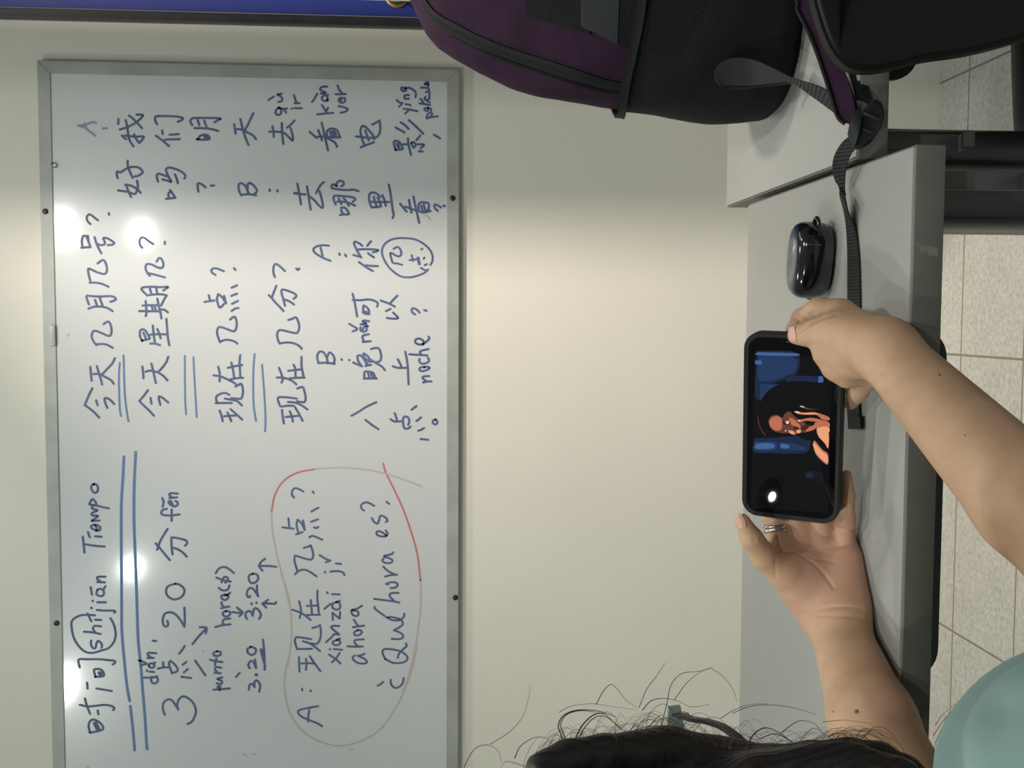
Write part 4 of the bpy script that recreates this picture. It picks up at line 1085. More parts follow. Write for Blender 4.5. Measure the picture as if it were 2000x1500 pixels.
# raised lip round the screen
q0 = rounded(-PW + 0.0008, PW - 0.0008, -PH + 0.0008, PH - 0.0008, 0.0138, 10)
q1 = rounded(-PW + 0.0042, PW - 0.0042, -PH + 0.0042, PH - 0.0042, 0.0108, 10)
lp = [[bm.verts.new((x, y, z)) for x, y in q] for q, z in ((q0, -0.0012), ([(x * .997, y * .994) for x, y in q0], 0.0010), (q1, 0.0008), (q1, -0.001))]
for i in range(3):
    for j in range(len(q0)):
        k = (j + 1) % len(q0)
        bm.faces.new((lp[i][j], lp[i][k], lp[i + 1][k], lp[i + 1][j]))
bmesh.ops.recalc_face_normals(bm, faces=bm.faces[:])
phone_obj('phone_case', bm, M['case'], ph, smooth=0.6)
screen = phone_obj('screen', slab(PW - 0.0044, PH - 0.0044, 0.0105, -0.002, 0.0002, 0), M['glass'], ph)
bm = bmesh.new(); box(bm, -0.040, -0.026, PH - 0.0004, PH + 0.0012, -0.0085, -0.0045, 0.0006)
phone_obj('side_button', bm, M['case'], ph, smooth=0.6)
bm = bmesh.new(); box(bm, PW - 0.0078, PW - 0.0070, -0.006, 0.006, 0.0002, 0.0004)
phone_obj('ear_speaker', bm, M['panel'], ph)

def glow(name, col, strength=1.0):
    mt = bpy.data.materials.new(name)
    mt.use_nodes = True
    b = mt.node_tree.nodes['Principled BSDF']
    b.inputs['Base Color'].default_value = (0.004, 0.004, 0.005, 1)
    b.inputs['Roughness'].default_value = 0.006
    b.inputs['Specular IOR Level'].default_value = 0.3
    b.inputs['Emission Color'].default_value = col
    b.inputs['Emission Strength'].default_value = strength
    return mt
PIC = [glow('screen_black', srgb(4, 5, 7)), glow('screen_night', srgb(10, 14, 24)), glow('screen_blue', srgb(32, 54, 92)), glow('screen_light_blue', srgb(62, 98, 150)),
       glow('screen_skin', srgb(186, 110, 82)), glow('screen_skin_light', srgb(232, 160, 120)), glow('screen_skin_shade', srgb(108, 58, 46)), glow('screen_hair', srgb(4, 4, 5)),
       glow('screen_pale', srgb(228, 206, 196)), glow('screen_deep_blue', srgb(22, 36, 64)), glow('screen_dark_skin', srgb(62, 34, 30))]
bm = bmesh.new()
PMI = PM.inverted()
lay = [0]
def pic(pts, mat, smooth=True, origin=(1480, 680, 6.25)):
    v = [float(q) for q in pts.split()]
    pts = [(origin[0] + v[i] / origin[2], origin[1] + v[i + 1] / origin[2]) for i in range(0, len(v), 2)]
    if smooth:
        pts = [tuple(q) for q in spline(pts + [pts[0]], 5)[:-1]]
    z = 0.00026 + lay[0] * 0.000012
    lay[0] += 1
    vs = []
    for x, y in pts:
        p = PMI @ at_plane(x, y, PC, PN)
        vs.append(bm.verts.new((p.x, p.y, z)))
    f = bm.faces.new(vs)
    f.material_index = mat
    f.normal_update()
    if f.normal.z < 0: f.normal_flip()
SC = (0, 0, 1)
pic('1474 686 1626 700 1618 1002 1466 992', 0, False, SC)
# out-of-focus night street: window panes and strips of light, softened in steps
pic('-10 30 470 55 470 320 200 430 -20 620', 9)
pic('0 48 465 62 460 95 0 85', 3, True)
pic('10 95 440 110 430 300 30 400', 2)
pic('-30 150 40 150 40 200 -30 190', 3)
pic('30 440 220 440 330 430 150 520 60 600 30 640', 2)
pic('330 330 700 340 780 345 780 430 540 400 360 425', 9)
pic('740 345 795 345 795 430 745 425', 3)
pic('-40 1100 200 1090 600 1070 640 1180 560 1280 100 1280 -50 1260', 9)
pic('-40 1140 120 1135 230 1150 225 1240 60 1255 -45 1240', 2)
pic('-20 1165 120 1155 200 1175 190 1220 40 1230 -30 1220', 3)
pic('265 1150 400 1160 560 1200 570 1245 400 1240 270 1230', 2)
pic('280 1165 370 1175 380 1220 285 1215', 3)
pic('540 1080 620 1070 640 1120 560 1130', 9)
pic('1000 350 960 420 930 600 1005 690', 1)
# woman with long dark hair, hand at her chin
pic('10 760 30 660 90 560 200 470 350 412 540 402 720 420 870 445 875 720 875 900 700 900 480 1000 320 1050 160 1075 90 1065 30 960 8 860', 7)
pic('5 800 15 900 45 985 100 1065 80 1050 30 975 2 880', 6)
pic('132 880 165 828 240 812 300 850 330 800 390 770 450 830 520 880 600 920 650 960 610 1020 540 1030 470 1052 430 1055 380 1035 330 1040 270 1030 200 1010 150 960', 6)
pic('136 900 170 850 240 830 290 860 300 940 280 990 220 1005 160 960', 4)
pic('380 850 430 860 510 930 520 980 450 950 400 920', 4)
pic('370 1000 430 1010 460 1045 420 1050 380 1025', 5)
pic('470 1000 525 995 520 1030 480 1035', 5)
pic('295 870 330 900 390 890 400 915 360 940 310 920', 10)
pic('340 895 375 885 385 910 355 925', 8)
pic('310 1000 360 1000 380 1015 340 1025 310 1018', 10)
pic('330 1003 355 1003 352 1014 332 1013', 8)
pic('440 950 490 960 500 985 460 1000 440 985', 10)
pic('530 960 600 930 640 960 600 990 540 1000', 10)
pic('560 900 650 880 700 905 680 940 600 930', 7)
pic('445 772 490 768 560 785 680 778 770 800 870 840 870 880 790 870 720 815 600 812 520 808 470 790', 4)
pic('500 785 680 790 740 805 600 806', 5)
pic('445 770 490 770 520 792 470 788', 8)
pic('490 878 560 862 650 848 720 858 790 880 700 895 600 885 520 898', 4)
pic('488 876 520 872 520 888 495 890', 8)
pic('515 702 560 712 650 738 740 745 640 748 560 730', 6)
pic('513 702 555 706 575 722 530 716', 8)
pic('590 1000 640 955 720 935 700 985 640 1010 600 1015', 4)
pic('700 905 780 880 870 905 872 970 790 960 720 975 690 940', 4)
pic('720 975 800 955 872 968 868 1030 780 1040 750 1075 725 1030', 5)
pic('740 1075 800 1020 866 1030 862 1220 820 1160', 5)
pic('690 1110 720 1100 862 1225 858 1290 760 1205', 7)
pic('672 1170 692 1125 720 1150 790 1235 858 1290 856 1418 770 1360 705 1280', 4)
pic('676 1180 690 1150 720 1180 790 1260 850 1310 850 1400 770 1340 710 1270', 5)
pic('480 1040 600 1035 720 1050 745 1090 700 1110 620 1120 520 1090', 7)
pic('565 1520 640 1490 790 1500 800 1580 700 1600 600 1590', 1)
pic('585 1535 640 1515 680 1535 670 1575 610 1580', 9)
pic('700 1590 770 1560 820 1610 800 1660 720 1650', 1)
bm.normal_update()
phone_obj('screen_picture', bm, PIC, screen)

# ================================================================== the person: one continuous skin grown from a distance field
class Field:
    def __init__(self, lo, hi, h):
        self.lo = np.array(lo, float); self.h = h
        self.n = np.ceil((np.array(hi) - self.lo) / h).astype(int) + 1
        self.D = np.full(self.n, 1.0, np.float32)

    def window(self, pts, pad):
        pts = np.array(pts)
        a = np.maximum(0, np.floor((pts.min(0) - pad - self.lo) / self.h).astype(int))
        b = np.minimum(self.n, np.ceil((pts.max(0) + pad - self.lo) / self.h).astype(int) + 1)
        sl = tuple(slice(p, q) for p, q in zip(a, b))
        g = np.meshgrid(*[self.lo[i] + np.arange(a[i], b[i]) * self.h for i in range(3)], indexing='ij')
        return sl, np.stack(g, -1)

    def add(self, prims, k_in=0.006, k_out=0.012, cut=False):
        pts = []
        for p in prims:
            if p[0] == 'cap':
                r = max(p[3], p[4])
                pts += [np.array(p[1]) - r, np.array(p[1]) + r, np.array(p[2]) - r, np.array(p[2]) + r]
            else:
                r = max(p[2]); pts += [np.array(p[1]) - r, np.array(p[1]) + r]
        sl, P = self.window(pts, 0.03)
        if 0 in P.shape: return
        d = None
        for p in prims:
            if p[0] == 'cap':
                a, b = np.array(p[1]), np.array(p[2])
                ab = b - a
                t = np.clip(((P - a) @ ab) / max(1e-12, ab @ ab), 0, 1)
                q = np.linalg.norm(P - a - t[..., None] * ab, axis=-1) - (p[3] + (p[4] - p[3]) * t)
            else:
                c, r = np.array(p[1]), np.array(p[2])
                Q = P - c
                if len(p) > 3: Q = Q @ np.array(p[3])
                k0 = np.linalg.norm(Q / r, axis=-1); k1 = np.linalg.norm(Q / (r * r), axis=-1)
                q = k0 * (k0 - 1) / np.maximum(k1, 1e-9)
            d = q if d is None else smin(d, q, k_in)
        W = self.D[sl]
        self.D[sl] = (-smin(-W, d, k_out) if cut else smin(W, d, k_out)).astype(np.float32)

def smin(a, b, k):
    if k <= 0: return np.minimum(a, b)
    h = np.maximum(k - np.abs(a - b), 0) / k
    return np.minimum(a, b) - h * h * k * 0.25

def surface(field, name):
    """Surface nets over the field."""
    D = field.D
    S = D < 0
    c = [S[i:S.shape[0] - 1 + i, j:S.shape[1] - 1 + j, k:S.shape[2] - 1 + k] for i in (0, 1) for j in (0, 1) for k in (0, 1)]
    tot = sum(x.astype(np.int8) for x in c)
    act = np.argwhere((tot > 0) & (tot < 8))
    idx = np.full(tot.shape, -1, np.int64)
    idx[tuple(act.T)] = np.arange(len(act))
    V = np.zeros((len(act), 3)); N = np.zeros(len(act))
    cor = [np.array((i, j, k)) for i in (0, 1) for j in (0, 1) for k in (0, 1)]
    for a in range(8):
        for b in range(a + 1, 8):
            if np.abs(cor[a] - cor[b]).sum() != 1: continue
            da = D[tuple((act + cor[a]).T)]; db = D[tuple((act + cor[b]).T)]
            x = (da < 0) != (db < 0)
            t = (da / np.where(x, da - db, 1))[:, None]
            V += np.where(x[:, None], cor[a] + t * (cor[b] - cor[a]), 0); N += x
    V = field.lo + (act + V / N[:, None]) * field.h
    quads = []
    for ax in range(3):
        o = [1, 1, 1]; o[ax] = 0
        e = [slice(1, -1) if i != ax else slice(0, -1) for i in range(3)]
        e2 = [slice(1, -1) if i != ax else slice(1, None) for i in range(3)]
        A, B = S[tuple(e)], S[tuple(e2)]
        hit = np.argwhere(A != B) + np.array(o)
        fl = A[tuple((hit - np.array(o)).T)]
        u, v = [i for i in range(3) if i != ax]
        du = np.zeros(3, int); du[u] = 1
        dv = np.zeros(3, int); dv[v] = 1
        q = np.stack([idx[tuple((hit - du - dv).T)], idx[tuple((hit - dv).T)], idx[tuple(hit.T)], idx[tuple((hit - du).T)]], 1)
        flip = fl if ax != 1 else ~fl
        q[~flip] = q[~flip][:, ::-1]
        quads.append(q)
    Q = np.concatenate(quads)
    Q = Q[(Q >= 0).all(1)]
    # one light relaxing pass
    me = bpy.data.meshes.new(name)
    me.from_pydata(V.tolist(), [], Q.tolist())
    me.update()
    for p in me.polygons: p.use_smooth = True
    return me

def J(x, y, d):
    return tuple(at_y(x, y, d))

def Jz(x, y, z):                 # resting at height z
    return tuple(at_z(x, y, z))
def JF(x, y, r):                 # a finger of radius r lying on the phone's face
    return tuple(at_plane(x, y, PC + PN * (r + 0.0012), PN))
def JB(x, y, r):                 # ... or against its back
    return tuple(at_plane(x, y, PC - PN * (0.0118 + r), PN))
cap = lambda a, b, ra, rb: ('cap', a, b, ra, rb)
H = (-0.320, 0.545, 0.982)                                   # head centre
# --- left arm and hand (palm towards us), lying on the desk
WL = Jz(1632, 1215, TOP + 0.0245)
EL_ = (-0.385, 0.70, 0.784)
ML = tuple(np.array(WL) * 0.55 + np.array(EL_) * 0.45); ML = (ML[0], ML[1], TOP + 0.032)
SHL = (-0.505, 0.43, 0.845); SHR = (-0.205, 0.44, 0.852)
side = np.array(RGT) * 0.0085
off = lambda p, s: tuple(np.array(p) + side * s)
# --- right arm and hand
WR = J(1728, 682, 0.832)
ER = (-0.205, 0.635, 0.672)
MR = tuple(np.array(WR) * 0.42 + np.array(ER) * 0.58)

body = Field((-0.66, 0.20, 0.42), (0.07, 1.04, 1.15), 0.0026)
# torso, neck, head
body.add([('ell', (-0.350, 0.395, 0.70), (0.138, 0.082, 0.175)), ('ell', (-0.350, 0.375, 0.58), (0.135, 0.095, 0.11)), cap(SHL, SHR, 0.028, 0.028),
          cap((-0.335, 0.43, 0.83), (-0.315, 0.475, 0.93), 0.052, 0.050), ('ell', (-0.345, 0.355, 0.55), (0.140, 0.10, 0.070))], 0.02, 0.01)
body.add([('ell', H, (0.068, 0.092, 0.108)), ('ell', (H[0], H[1] + 0.030, H[2] - 0.055), (0.052, 0.060, 0.055)), ('ell', (H[0], H[1] + 0.066, H[2] - 0.085), (0.026, 0.022, 0.022))], 0.03, 0.03)
fy = H[1] + 0.088
body.add([cap((H[0], fy - 0.004, H[2] - 0.002), (H[0], fy + 0.014, H[2] - 0.036), 0.007, 0.0105), ('ell', (H[0] - 0.010, fy + 0.004, H[2] - 0.040), (0.007, 0.008, 0.006)), ('ell', (H[0] + 0.010, fy + 0.004, H[2] - 0.040), (0.007, 0.008, 0.006))], 0.006, 0.010)
body.add([('ell', (H[0], fy - 0.001, H[2] - 0.0655), (0.022, 0.008, 0.0055)), ('ell', (H[0], fy - 0.002, H[2] - 0.0745), (0.019, 0.0085, 0.006))], 0.002, 0.005)
for s in (-1, 1):
    body.add([('ell', (H[0] + s * 0.031, fy - 0.004, H[2] + 0.001), (0.017, 0.012, 0.010))], 0, 0.006, cut=True)
    body.add([('ell', (H[0] + s * 0.031, fy - 0.010, H[2] + 0.000), (0.0125, 0.0125, 0.0115))], 0, 0.002)
    body.add([('ell', (H[0] + s * 0.031, fy - 0.008, H[2] + 0.017), (0.022, 0.012, 0.006))], 0, 0.008)
    body.add([('ell', (H[0] + s * 0.067, H[1] - 0.005, H[2] - 0.012), (0.008, 0.018, 0.031))], 0, 0.008)
# arms
body.add([cap(SHL, EL_, 0.040, 0.042), cap(EL_, ML, 0.038, 0.033)], 0.02, 0.012)
body.add([cap(off(ML, -0.4), off(WL, -0.75), 0.0305, 0.0205), cap(off(ML, 0.4), off(WL, 0.75), 0.0305, 0.0205)], 0.012, 0.012)
body.add([cap(SHR, ER, 0.033, 0.041), cap(ER, MR, 0.040, 0.036)], 0.02, 0.012)
sr = np.array(UPV) * 0.006
body.add([cap(tuple(np.array(MR) - sr), tuple(np.array(WR) - sr), 0.0345, 0.0195), cap(tuple(np.array(MR) + sr), tuple(np.array(WR) + sr), 0.0345, 0.0195)], 0.012, 0.012)

# left hand
li, lm, lr, lp = J(1524, 1080, .945), J(1566, 1070, .950), J(1609, 1068, .950), J(1647, 1072, .945)
wl_i, wl_p = J(1598, 1185, .940), Jz(1657, 1192, TOP + 0.0200)
mixp = lambda a, b, t: tuple(np.array(a) * (1 - t) + np.array(b) * t)
body.add([cap(wl_i, li, 0.0195, 0.0125), cap(mixp(wl_i, wl_p, .35), lm, 0.020, 0.0125), cap(mixp(wl_i, wl_p, .7), lr, 0.020, 0.0122), cap(wl_p, lp, 0.0160, 0.0112)], 0.014, 0.020)
body.add([cap(J(1598, 1172, .940), J(1536, 1118, .930), 0.0185, 0.0155), ('ell', J(1572, 1140, .932), (0.024, 0.016, 0.021))], 0.012, 0.014)           # ball of the thumb
body.add([cap(Jz(1658, 1175, TOP + 0.0175), J(1656, 1090, .930), 0.0148, 0.0118)], 0, 0.014)        # heel on the little-finger side
fing = [[cap(J(1530, 1116, .930), J(1492, 1086, .924), 0.0140, 0.0118), cap(J(1492, 1086, .924), J(1468, 1052, .917), 0.0116, 0.0098), cap(J(1468, 1052, .917), J(1450, 1017, .914), 0.0096, 0.0066)],
        [cap(li, JB(1513, 1014, .0095), 0.0112, 0.0097), cap(JB(1513, 1014, .0095), JB(1516, 960, .0088), 0.0095, 0.0086), cap(JB(1516, 960, .0088), JB(1520, 920, .0076), 0.0084, 0.0072)],
        [cap(lm, JB(1561, 1006, .0095), 0.0112, 0.0097), cap(JB(1561, 1006, .0095), JB(1563, 945, .0088), 0.0095, 0.0086), cap(JB(1563, 945, .0088), JB(1565, 900, .0076), 0.0084, 0.0072)],
        [cap(lr, JB(1604, 1008, .0092), 0.0108, 0.0093), cap(JB(1604, 1008, .0092), JB(1604, 950, .0084), 0.0091, 0.0082), cap(JB(1604, 950, .0084), JB(1603, 910, .0074), 0.0080, 0.0070)],
        [cap(lp, J(1653, 1018, .925), 0.0105, 0.0078), cap(J(1653, 1018, .925), J(1654, 968, .919), 0.0076, 0.0068), cap(J(1654, 968, .919), J(1652, 929, .918), 0.0067, 0.0056)]]
for f in fing:
    body.add(f, 0.004, 0.0075)
# right hand, seen from the back: thumb under the phone, first two fingers round its corner, the others curled
ri, rm, rr, rp = J(1640, 617, .880), J(1636, 648, .862), JF(1645, 685, .017), JF(1664, 708, .016)
body.add([cap(WR, ri, 0.0205, 0.0135), cap(WR, rm, 0.0205, 0.0145), cap(WR, rr, 0.0200, 0.0145), cap(J(1728, 700, .850), rp, 0.0185, 0.0130)], 0.012, 0.012)
rf = [[cap(ri, J(1600, 604, .908), 0.0130, 0.0105), cap(J(1600, 604, .908), J(1566, 622, .930), 0.0102, 0.0088), cap(J(1566, 622, .930), JB(1549, 645, .008), 0.0086, 0.0070)],
      [cap(rm, JF(1598, 648, .0125), 0.0145, 0.0122), cap(JF(1598, 648, .0125), JF(1572, 652, .0102), 0.0118, 0.0100), cap(JF(1572, 652, .0102), JF(1556, 655, .0082), 0.0098, 0.0080)],
      [cap(rr, JF(1614, 690, .0115), 0.0140, 0.0110), cap(JF(1614, 690, .0115), JF(1626, 715, .0098), 0.0108, 0.0095), cap(JF(1626, 715, .0098), JF(1650, 722, .0085), 0.009, 0.008)],
      [cap(rp, JF(1642, 724, .0102), 0.0120, 0.0098), cap(JF(1642, 724, .0102), JF(1654, 738, .0086), 0.0094, 0.0084), cap(JF(1654, 738, .0086), JF(1672, 738, .0080), 0.008, 0.007)],
      [cap(J(1722, 712, .860), J(1694, 736, .878), 0.0150, 0.0105), cap(J(1694, 736, .878), J(1674, 764, .896), 0.0104, 0.0092), cap(J(1674, 764, .896), J(1661, 785, .906), 0.0090, 0.0072)]]
for f in rf:
    body.add(f, 0.004, 0.0075)
pm = surface(body, 'person')
bm = bmesh.new(); bm.from_mesh(pm); bm.normal_update()
pc_l, pc_r = Vector(J(1590, 1090, .94)), Vector(J(1640, 670, .87))
es = [e for e in bm.edges if min((e.verts[0].co - pc_l).length - 0.086, (e.verts[0].co - pc_r).length - 0.075) < 0]
bmesh.ops.subdivide_edges(bm, edges=es, cuts=1, use_grid_fill=True)
near = [v for v in bm.verts if (v.co - pc_l).length < 0.088 or (v.co - pc_r).length < 0.077]
for _ in range(2):
    bmesh.ops.smooth_vert(bm, verts=near, factor=0.5, use_axis_x=True, use_axis_y=True, use_axis_z=True)
bm.normal_update()
CREASES = [([(1669, 1062), (1627, 1068), (1587, 1065), (1549, 1055)], .0013), ([(1516, 1084), (1525, 1077), (1539, 1076), (1560, 1081), (1592, 1103), (1613, 1127), (1627, 1147)], .0017),
           ([(1556, 1080), (1592, 1091), (1630, 1098)], .0009), ([(1570, 1199), (1603, 1190), (1635, 1185), (1667, 1187), (1685, 1190)], .0013), ([(1573, 1205), (1613, 1202), (1682, 1206)], .0010),
           ([(1630, 1028), (1650, 1034), (1670, 1036)], .0012), ([(1640, 985), (1668, 985)], .0009), ([(1515, 1086), (1514, 1105), (1516, 1128)], .0008), ([(1474, 1056), (1486, 1051)], .0008),
           ([(1541, 659), (1560, 650), (1582, 632), (1606, 621), (1632, 612)], .0016), ([(1697, 712), (1712, 722), (1738, 735)], .0012), ([(1702, 735), (1716, 730)], .0009), ([(1663, 762), (1684, 768)], .0007)]
CP = []
for pts, dep in CREASES:
    for q in spline(pts, 10):
        r_ = ray(q[0], q[1]).normalized(); CP.append((np.array(r_), dep))
CR = np.array([c[0] for c in CP]); CDp = np.array([c[1] for c in CP])
fac = [v for v in near if v.normal.dot(v.co - EYE) < 0]
X_ = np.array([v.co - EYE for v in fac]); L_ = np.linalg.norm(X_, axis=1)
dots = (X_ / L_[:, None]) @ CR.T
i_ = dots.argmax(1)
dist = np.sqrt(np.maximum(0, 2 - 2 * dots[np.arange(len(fac)), i_])) * L_
dep = CDp[i_] * np.exp(-(dist / 0.0015) ** 2)
for v, q in zip(fac, dep):
    if q > 1e-5: v.co -= v.normal * float(q) * 0.65
bm.to_mesh(pm); bm.free(); pm.update()
for p in pm.polygons: p.use_smooth = True
person = tag(obj('person', pm, M['skin']), 'seated person in a teal T-shirt with dark hair, holding the phone in both hands', 'person')
del body

BP = BVHTree.FromPolygons([v.co.copy() for v in pm.vertices], [tuple(p.vertices) for p in pm.polygons])
NAILS = [((1445, 1019), (1439, 1001), (-0.9, 0.1), 0.0046, 0.0072), ((1549, 656), (1540, 641), (-0.2, 0.8), 0.0042, 0.0058), ((1546, 634), (1541, 648), (-0.8, -0.3), 0.0038, 0.0055)]
for (x, y), tip, lean, w, l in NAILS:                      # thin curved plates bedded on the fingers' ends
    loc, nor, _, _ = BP.ray_cast(EYE, ray(x, y).normalized())
    if loc is None: continue
    d_ = (loc - EYE)
    t = (at_y(tip[0], tip[1], loc.y) - loc); t = (t - nor * t.dot(nor)).normalized()
    s = t.cross(nor).normalized()
    bm = bmesh.new()
    g = []
    for u in np.linspace(-0.9, 1.05, 8):
        row = []
        for v in np.linspace(-1, 1, 9):
            wid = w * (1 - 0.35 * max(0, -u - 0.3) - 0.22 * max(0, u - 0.5))
            q = loc + t * (u * l) + s * (v * wid)
            hit = BP.find_nearest(q - nor * 0.0002 * v * v)
            row.append(bm.verts.new(hit[0] + hit[1] * (0.00035 + (0.0004 if u > 0.9 else 0)) + (t * 0.0012 if u > 1.0 else Vector())))
        g.append(row)
    for i in range(7):
        for j in range(8):
            bm.faces.new((g[i][j], g[i + 1][j], g[i + 1][j + 1], g[i][j + 1]))
    bmesh.ops.recalc_face_normals(bm, faces=bm.faces[:])
    bmesh.ops.solidify(bm, geom=bm.faces[:], thickness=-0.0003)
    bmesh.ops.recalc_face_normals(bm, faces=bm.faces[:])
    obj('fingernail', bm, M['nail'], person, smooth=1.0)
for mx, my, r_ in ((1835, 732, .0011), (1885, 850, .0006), (1673, 1390, .0019), (1628, 1390, .0008)):
    loc, nor, _, _ = BP.ray_cast(EYE, ray(mx, my).normalized())
    if loc is None: continue
    bm = bmesh.new(); lathe(bm, [(r_, 0.0), (r_ * .85, 0.0003), (r_ * .4, 0.0006), (0.0, 0.0007)], loc - nor * 0.0001, nor, 12)
    obj('mole', bm, M['mole'], person, smooth=3.2)

# --- clothing
shirt = Field((-0.66, 0.18, 0.40), (-0.06, 0.66, 0.95), 0.004)
shirt.add([('ell', (-0.350, 0.395, 0.70), (0.168, 0.108, 0.20)), ('ell', (-0.350, 0.375, 0.59), (0.160, 0.120, 0.13)), ('ell', (-0.345, 0.365, 0.555), (0.163, 0.130, 0.088))], 0.04, 0.01)
shirt.add([cap(SHL, SHR, 0.052, 0.052)], 0, 0.010)
um = mixp(SHR, ER, .62)
shirt.add([cap(SHR, um, 0.050, 0.052)], 0.02, 0.03)
shirt.add([cap(SHL, mixp(SHL, EL_, .5), 0.061, 0.060)], 0.02, 0.02)
fr = np.array(RGT); up_ = np.array((0, 0, 1.0))
shirt.add([('ell', (-0.325, 0.46, 0.93), (0.066, 0.066, 0.062))], 0, 0.008, cut=True)  # neckline
sm_ = surface(shirt, 't_shirt')
sm_.update()
fa, fb = np.array(J(1955, 1385, .44)), np.array(J(1985, 1480, .43))
nv_ = len(sm_.vertices)
co_ = np.empty(nv_ * 3, np.float32); sm_.vertices.foreach_get('co', co_); co_ = co_.reshape(-1, 3).astype(float)
no_ = np.array([tuple(v.normal) for v in sm_.vertices])
q_ = co_[:, 0] * 0.75 + co_[:, 2] * 0.55 - co_[:, 1] * 0.35 + 0.012 * np.sin(co_[:, 1] * 34 + co_[:, 2] * 15)
k_ = 0.0040 * np.sin(q_ * 125) + 0.0018 * np.sin(q_ * 231 + co_[:, 1] * 40)      # soft folds running over the shoulder
k_ -= 0.005 * np.exp(-((co_ - fa) ** 2).sum(1) / 0.014 ** 2)
sm_.vertices.foreach_set('co', (co_ + no_ * (k_[:, None] - 0.0035)).astype(np.float32).ravel())
sm_.update()
obj('t_shirt', sm_, M['shirt'], person)
del shirt
legs = Field((-0.60, 0.18, 0.03), (-0.10, 1.02, 0.66), 0.009)
legs.add([('ell', (-0.345, 0.35, 0.53), (0.16, 0.13, 0.07))], 0.03, 0.03)
for s in (-1, 1):
    hip, knee, ank = (-0.345 + s * 0.085, 0.36, 0.535), (-0.345 + s * 0.115, 0.76, 0.535), (-0.345 + s * 0.10, 0.80, 0.09)
    legs.add([cap(hip, knee, 0.075, 0.058), cap(knee, ank, 0.056, 0.046)], 0.03, 0.03)
obj('trousers', surface(legs, 'trousers'), M['jeans'], person)
for s in (-1, 1):
    sh = Field((-0.345 + s * 0.10 - 0.08, 0.70, -0.01), (-0.345 + s * 0.10 + 0.08, 1.04, 0.14), 0.006)
    x = -0.345 + s * 0.10
    sh.add([cap((x, 0.79, 0.045), (x + s * 0.012, 0.95, 0.034), 0.044, 0.034), cap((x, 0.80, 0.05), (x, 0.80, 0.09), 0.042, 0.044)], 0.03, 0)
    sh.add([('ell', (x, 0.87, -0.10), (0.3, 0.3, 0.104))], 0, 0.004, cut=True)
    obj('shoe', surface(sh, 'shoe'), M['shoe'], person)

# --- hair: the mass, its thick locks and the loose strands
hair = Field((-0.46, 0.36, 0.80), (-0.15, 0.70, 1.16), 0.003)
hair.add([('ell', (-0.306, 0.525, 0.990), (0.0800, 0.106, 0.122)), ('ell', (-0.318, 0.475, 0.955), (0.078, 0.078, 0.130)), ('ell', (-0.300, 0.50, 1.045), (0.070, 0.082, 0.066))], 0.02, 0.02)
for pts, r in [([(1060, 1505, .50), (1110, 1482, .505), (1180, 1471, .51), (1290, 1462, .53), (1400, 1490, .54), (1470, 1515, .54)], 0.009),
               ([(1250, 1478, .515), (1320, 1458, .53), (1390, 1474, .54), (1440, 1498, .545)], 0.007),
               ([(1400, 1490, .545), (1450, 1483, .54), (1510, 1478, .53), (1580, 1470, .525), (1660, 1463, .52), (1720, 1472, .515), (1775, 1500, .51), (1812, 1535, .50)], 0.0058),
               ([(1400, 1520, .52), (1470, 1506, .52), (1540, 1500, .515), (1600, 1486, .51), (1640, 1482, .505)], 0.006),
               ([(1480, 1520, .51), (1560, 1510, .505), (1680, 1500, .50), (1760, 1520, .49)], 0.010)]:
    q = [J(*p) for p in pts]
    hair.add([cap(q[i], q[i + 1], r, r) for i in range(len(q) - 1)], 0.003, 0.012)
hair.add([('ell', (H[0] + 0.0, H[1] + 0.13, H[2] - 0.055), (0.050, 0.09, 0.080))], 0, 0.01, cut=True)      # the face stays open
hm = obj('hair', surface(hair, 'hair'), M['hair'], person)
del hair

bm = bmesh.new()
def strand(pix, d0, d1, r):
    n = len(pix)
    pts = [J(x, y, d0 + (d1 - d0) * i / max(1, n - 1)) for i, (x, y) in enumerate(pix)]
    sp = [Vector(p) for p in spline(pts, 6)]
    rr = [r * (1 - 0.6 * i / len(sp)) for i in range(len(sp))]
    tube(bm, sp, rr, 4, caps=False)
Z8 = lambda pts: [(900 + x / 3.333, 1100 + y / 3.333) for x, y in pts]
ZL = lambda pts: [(1450 + x / 3.0, 1000 + y / 3.0) for x, y in pts]
for pts, r in [([(690, 1200), (650, 1110), (635, 1060), (660, 1000), (730, 962), (820, 955), (920, 968), (1010, 1000)], .00042),
               ([(700, 1200), (672, 1120), (650, 1050), (690, 985), (780, 960), (880, 970)], .00035),
               ([(730, 1195), (780, 1070), (860, 990), (930, 980), (1000, 1040), (1095, 1115)], .00040),
               ([(750, 1190), (800, 1080), (880, 1000), (960, 1010), (1060, 1100)], .00030),
               ([(880, 920), (930, 830), (975, 790), (1015, 815), (1080, 895), (1150, 940)], .00022),
               ([(1160, 940), (1210, 820), (1270, 740), (1310, 680), (1332, 650)], .00020),
               ([(1300, 1080), (1340, 920), (1370, 790), (1440, 718), (1540, 705), (1632, 685)], .00024),
               ([(1390, 890), (1470, 780), (1550, 715), (1640, 670)], .00018), ([(1632, 685), (1710, 740), (1770, 820), (1800, 900)], .00016),
               ([(1180, 960), (1240, 895), (1330, 880), (1420, 900), (1500, 935), (1620, 920)], .00022),
               ([(20, 1330), (60, 1250), (110, 1195), (185, 1185), (245, 1225), (262, 1290)], .00022), ([(190, 1180), (320, 1095), (405, 995), (440, 880), (452, 790)], .00016),
               ([(350, 1270), (390, 1190), (480, 1135), (560, 1140)], .00026), ([(440, 1330), (300, 1290), (260, 1330)], .00022),
               ([(1690, 1010), (1780, 955), (1880, 920), (2000, 915)], .00020), ([(640, 970), (720, 930), (860, 915), (1000, 935), (1150, 955)], .00018)]:
    strand(Z8(pts), 0.53, 0.545, r)
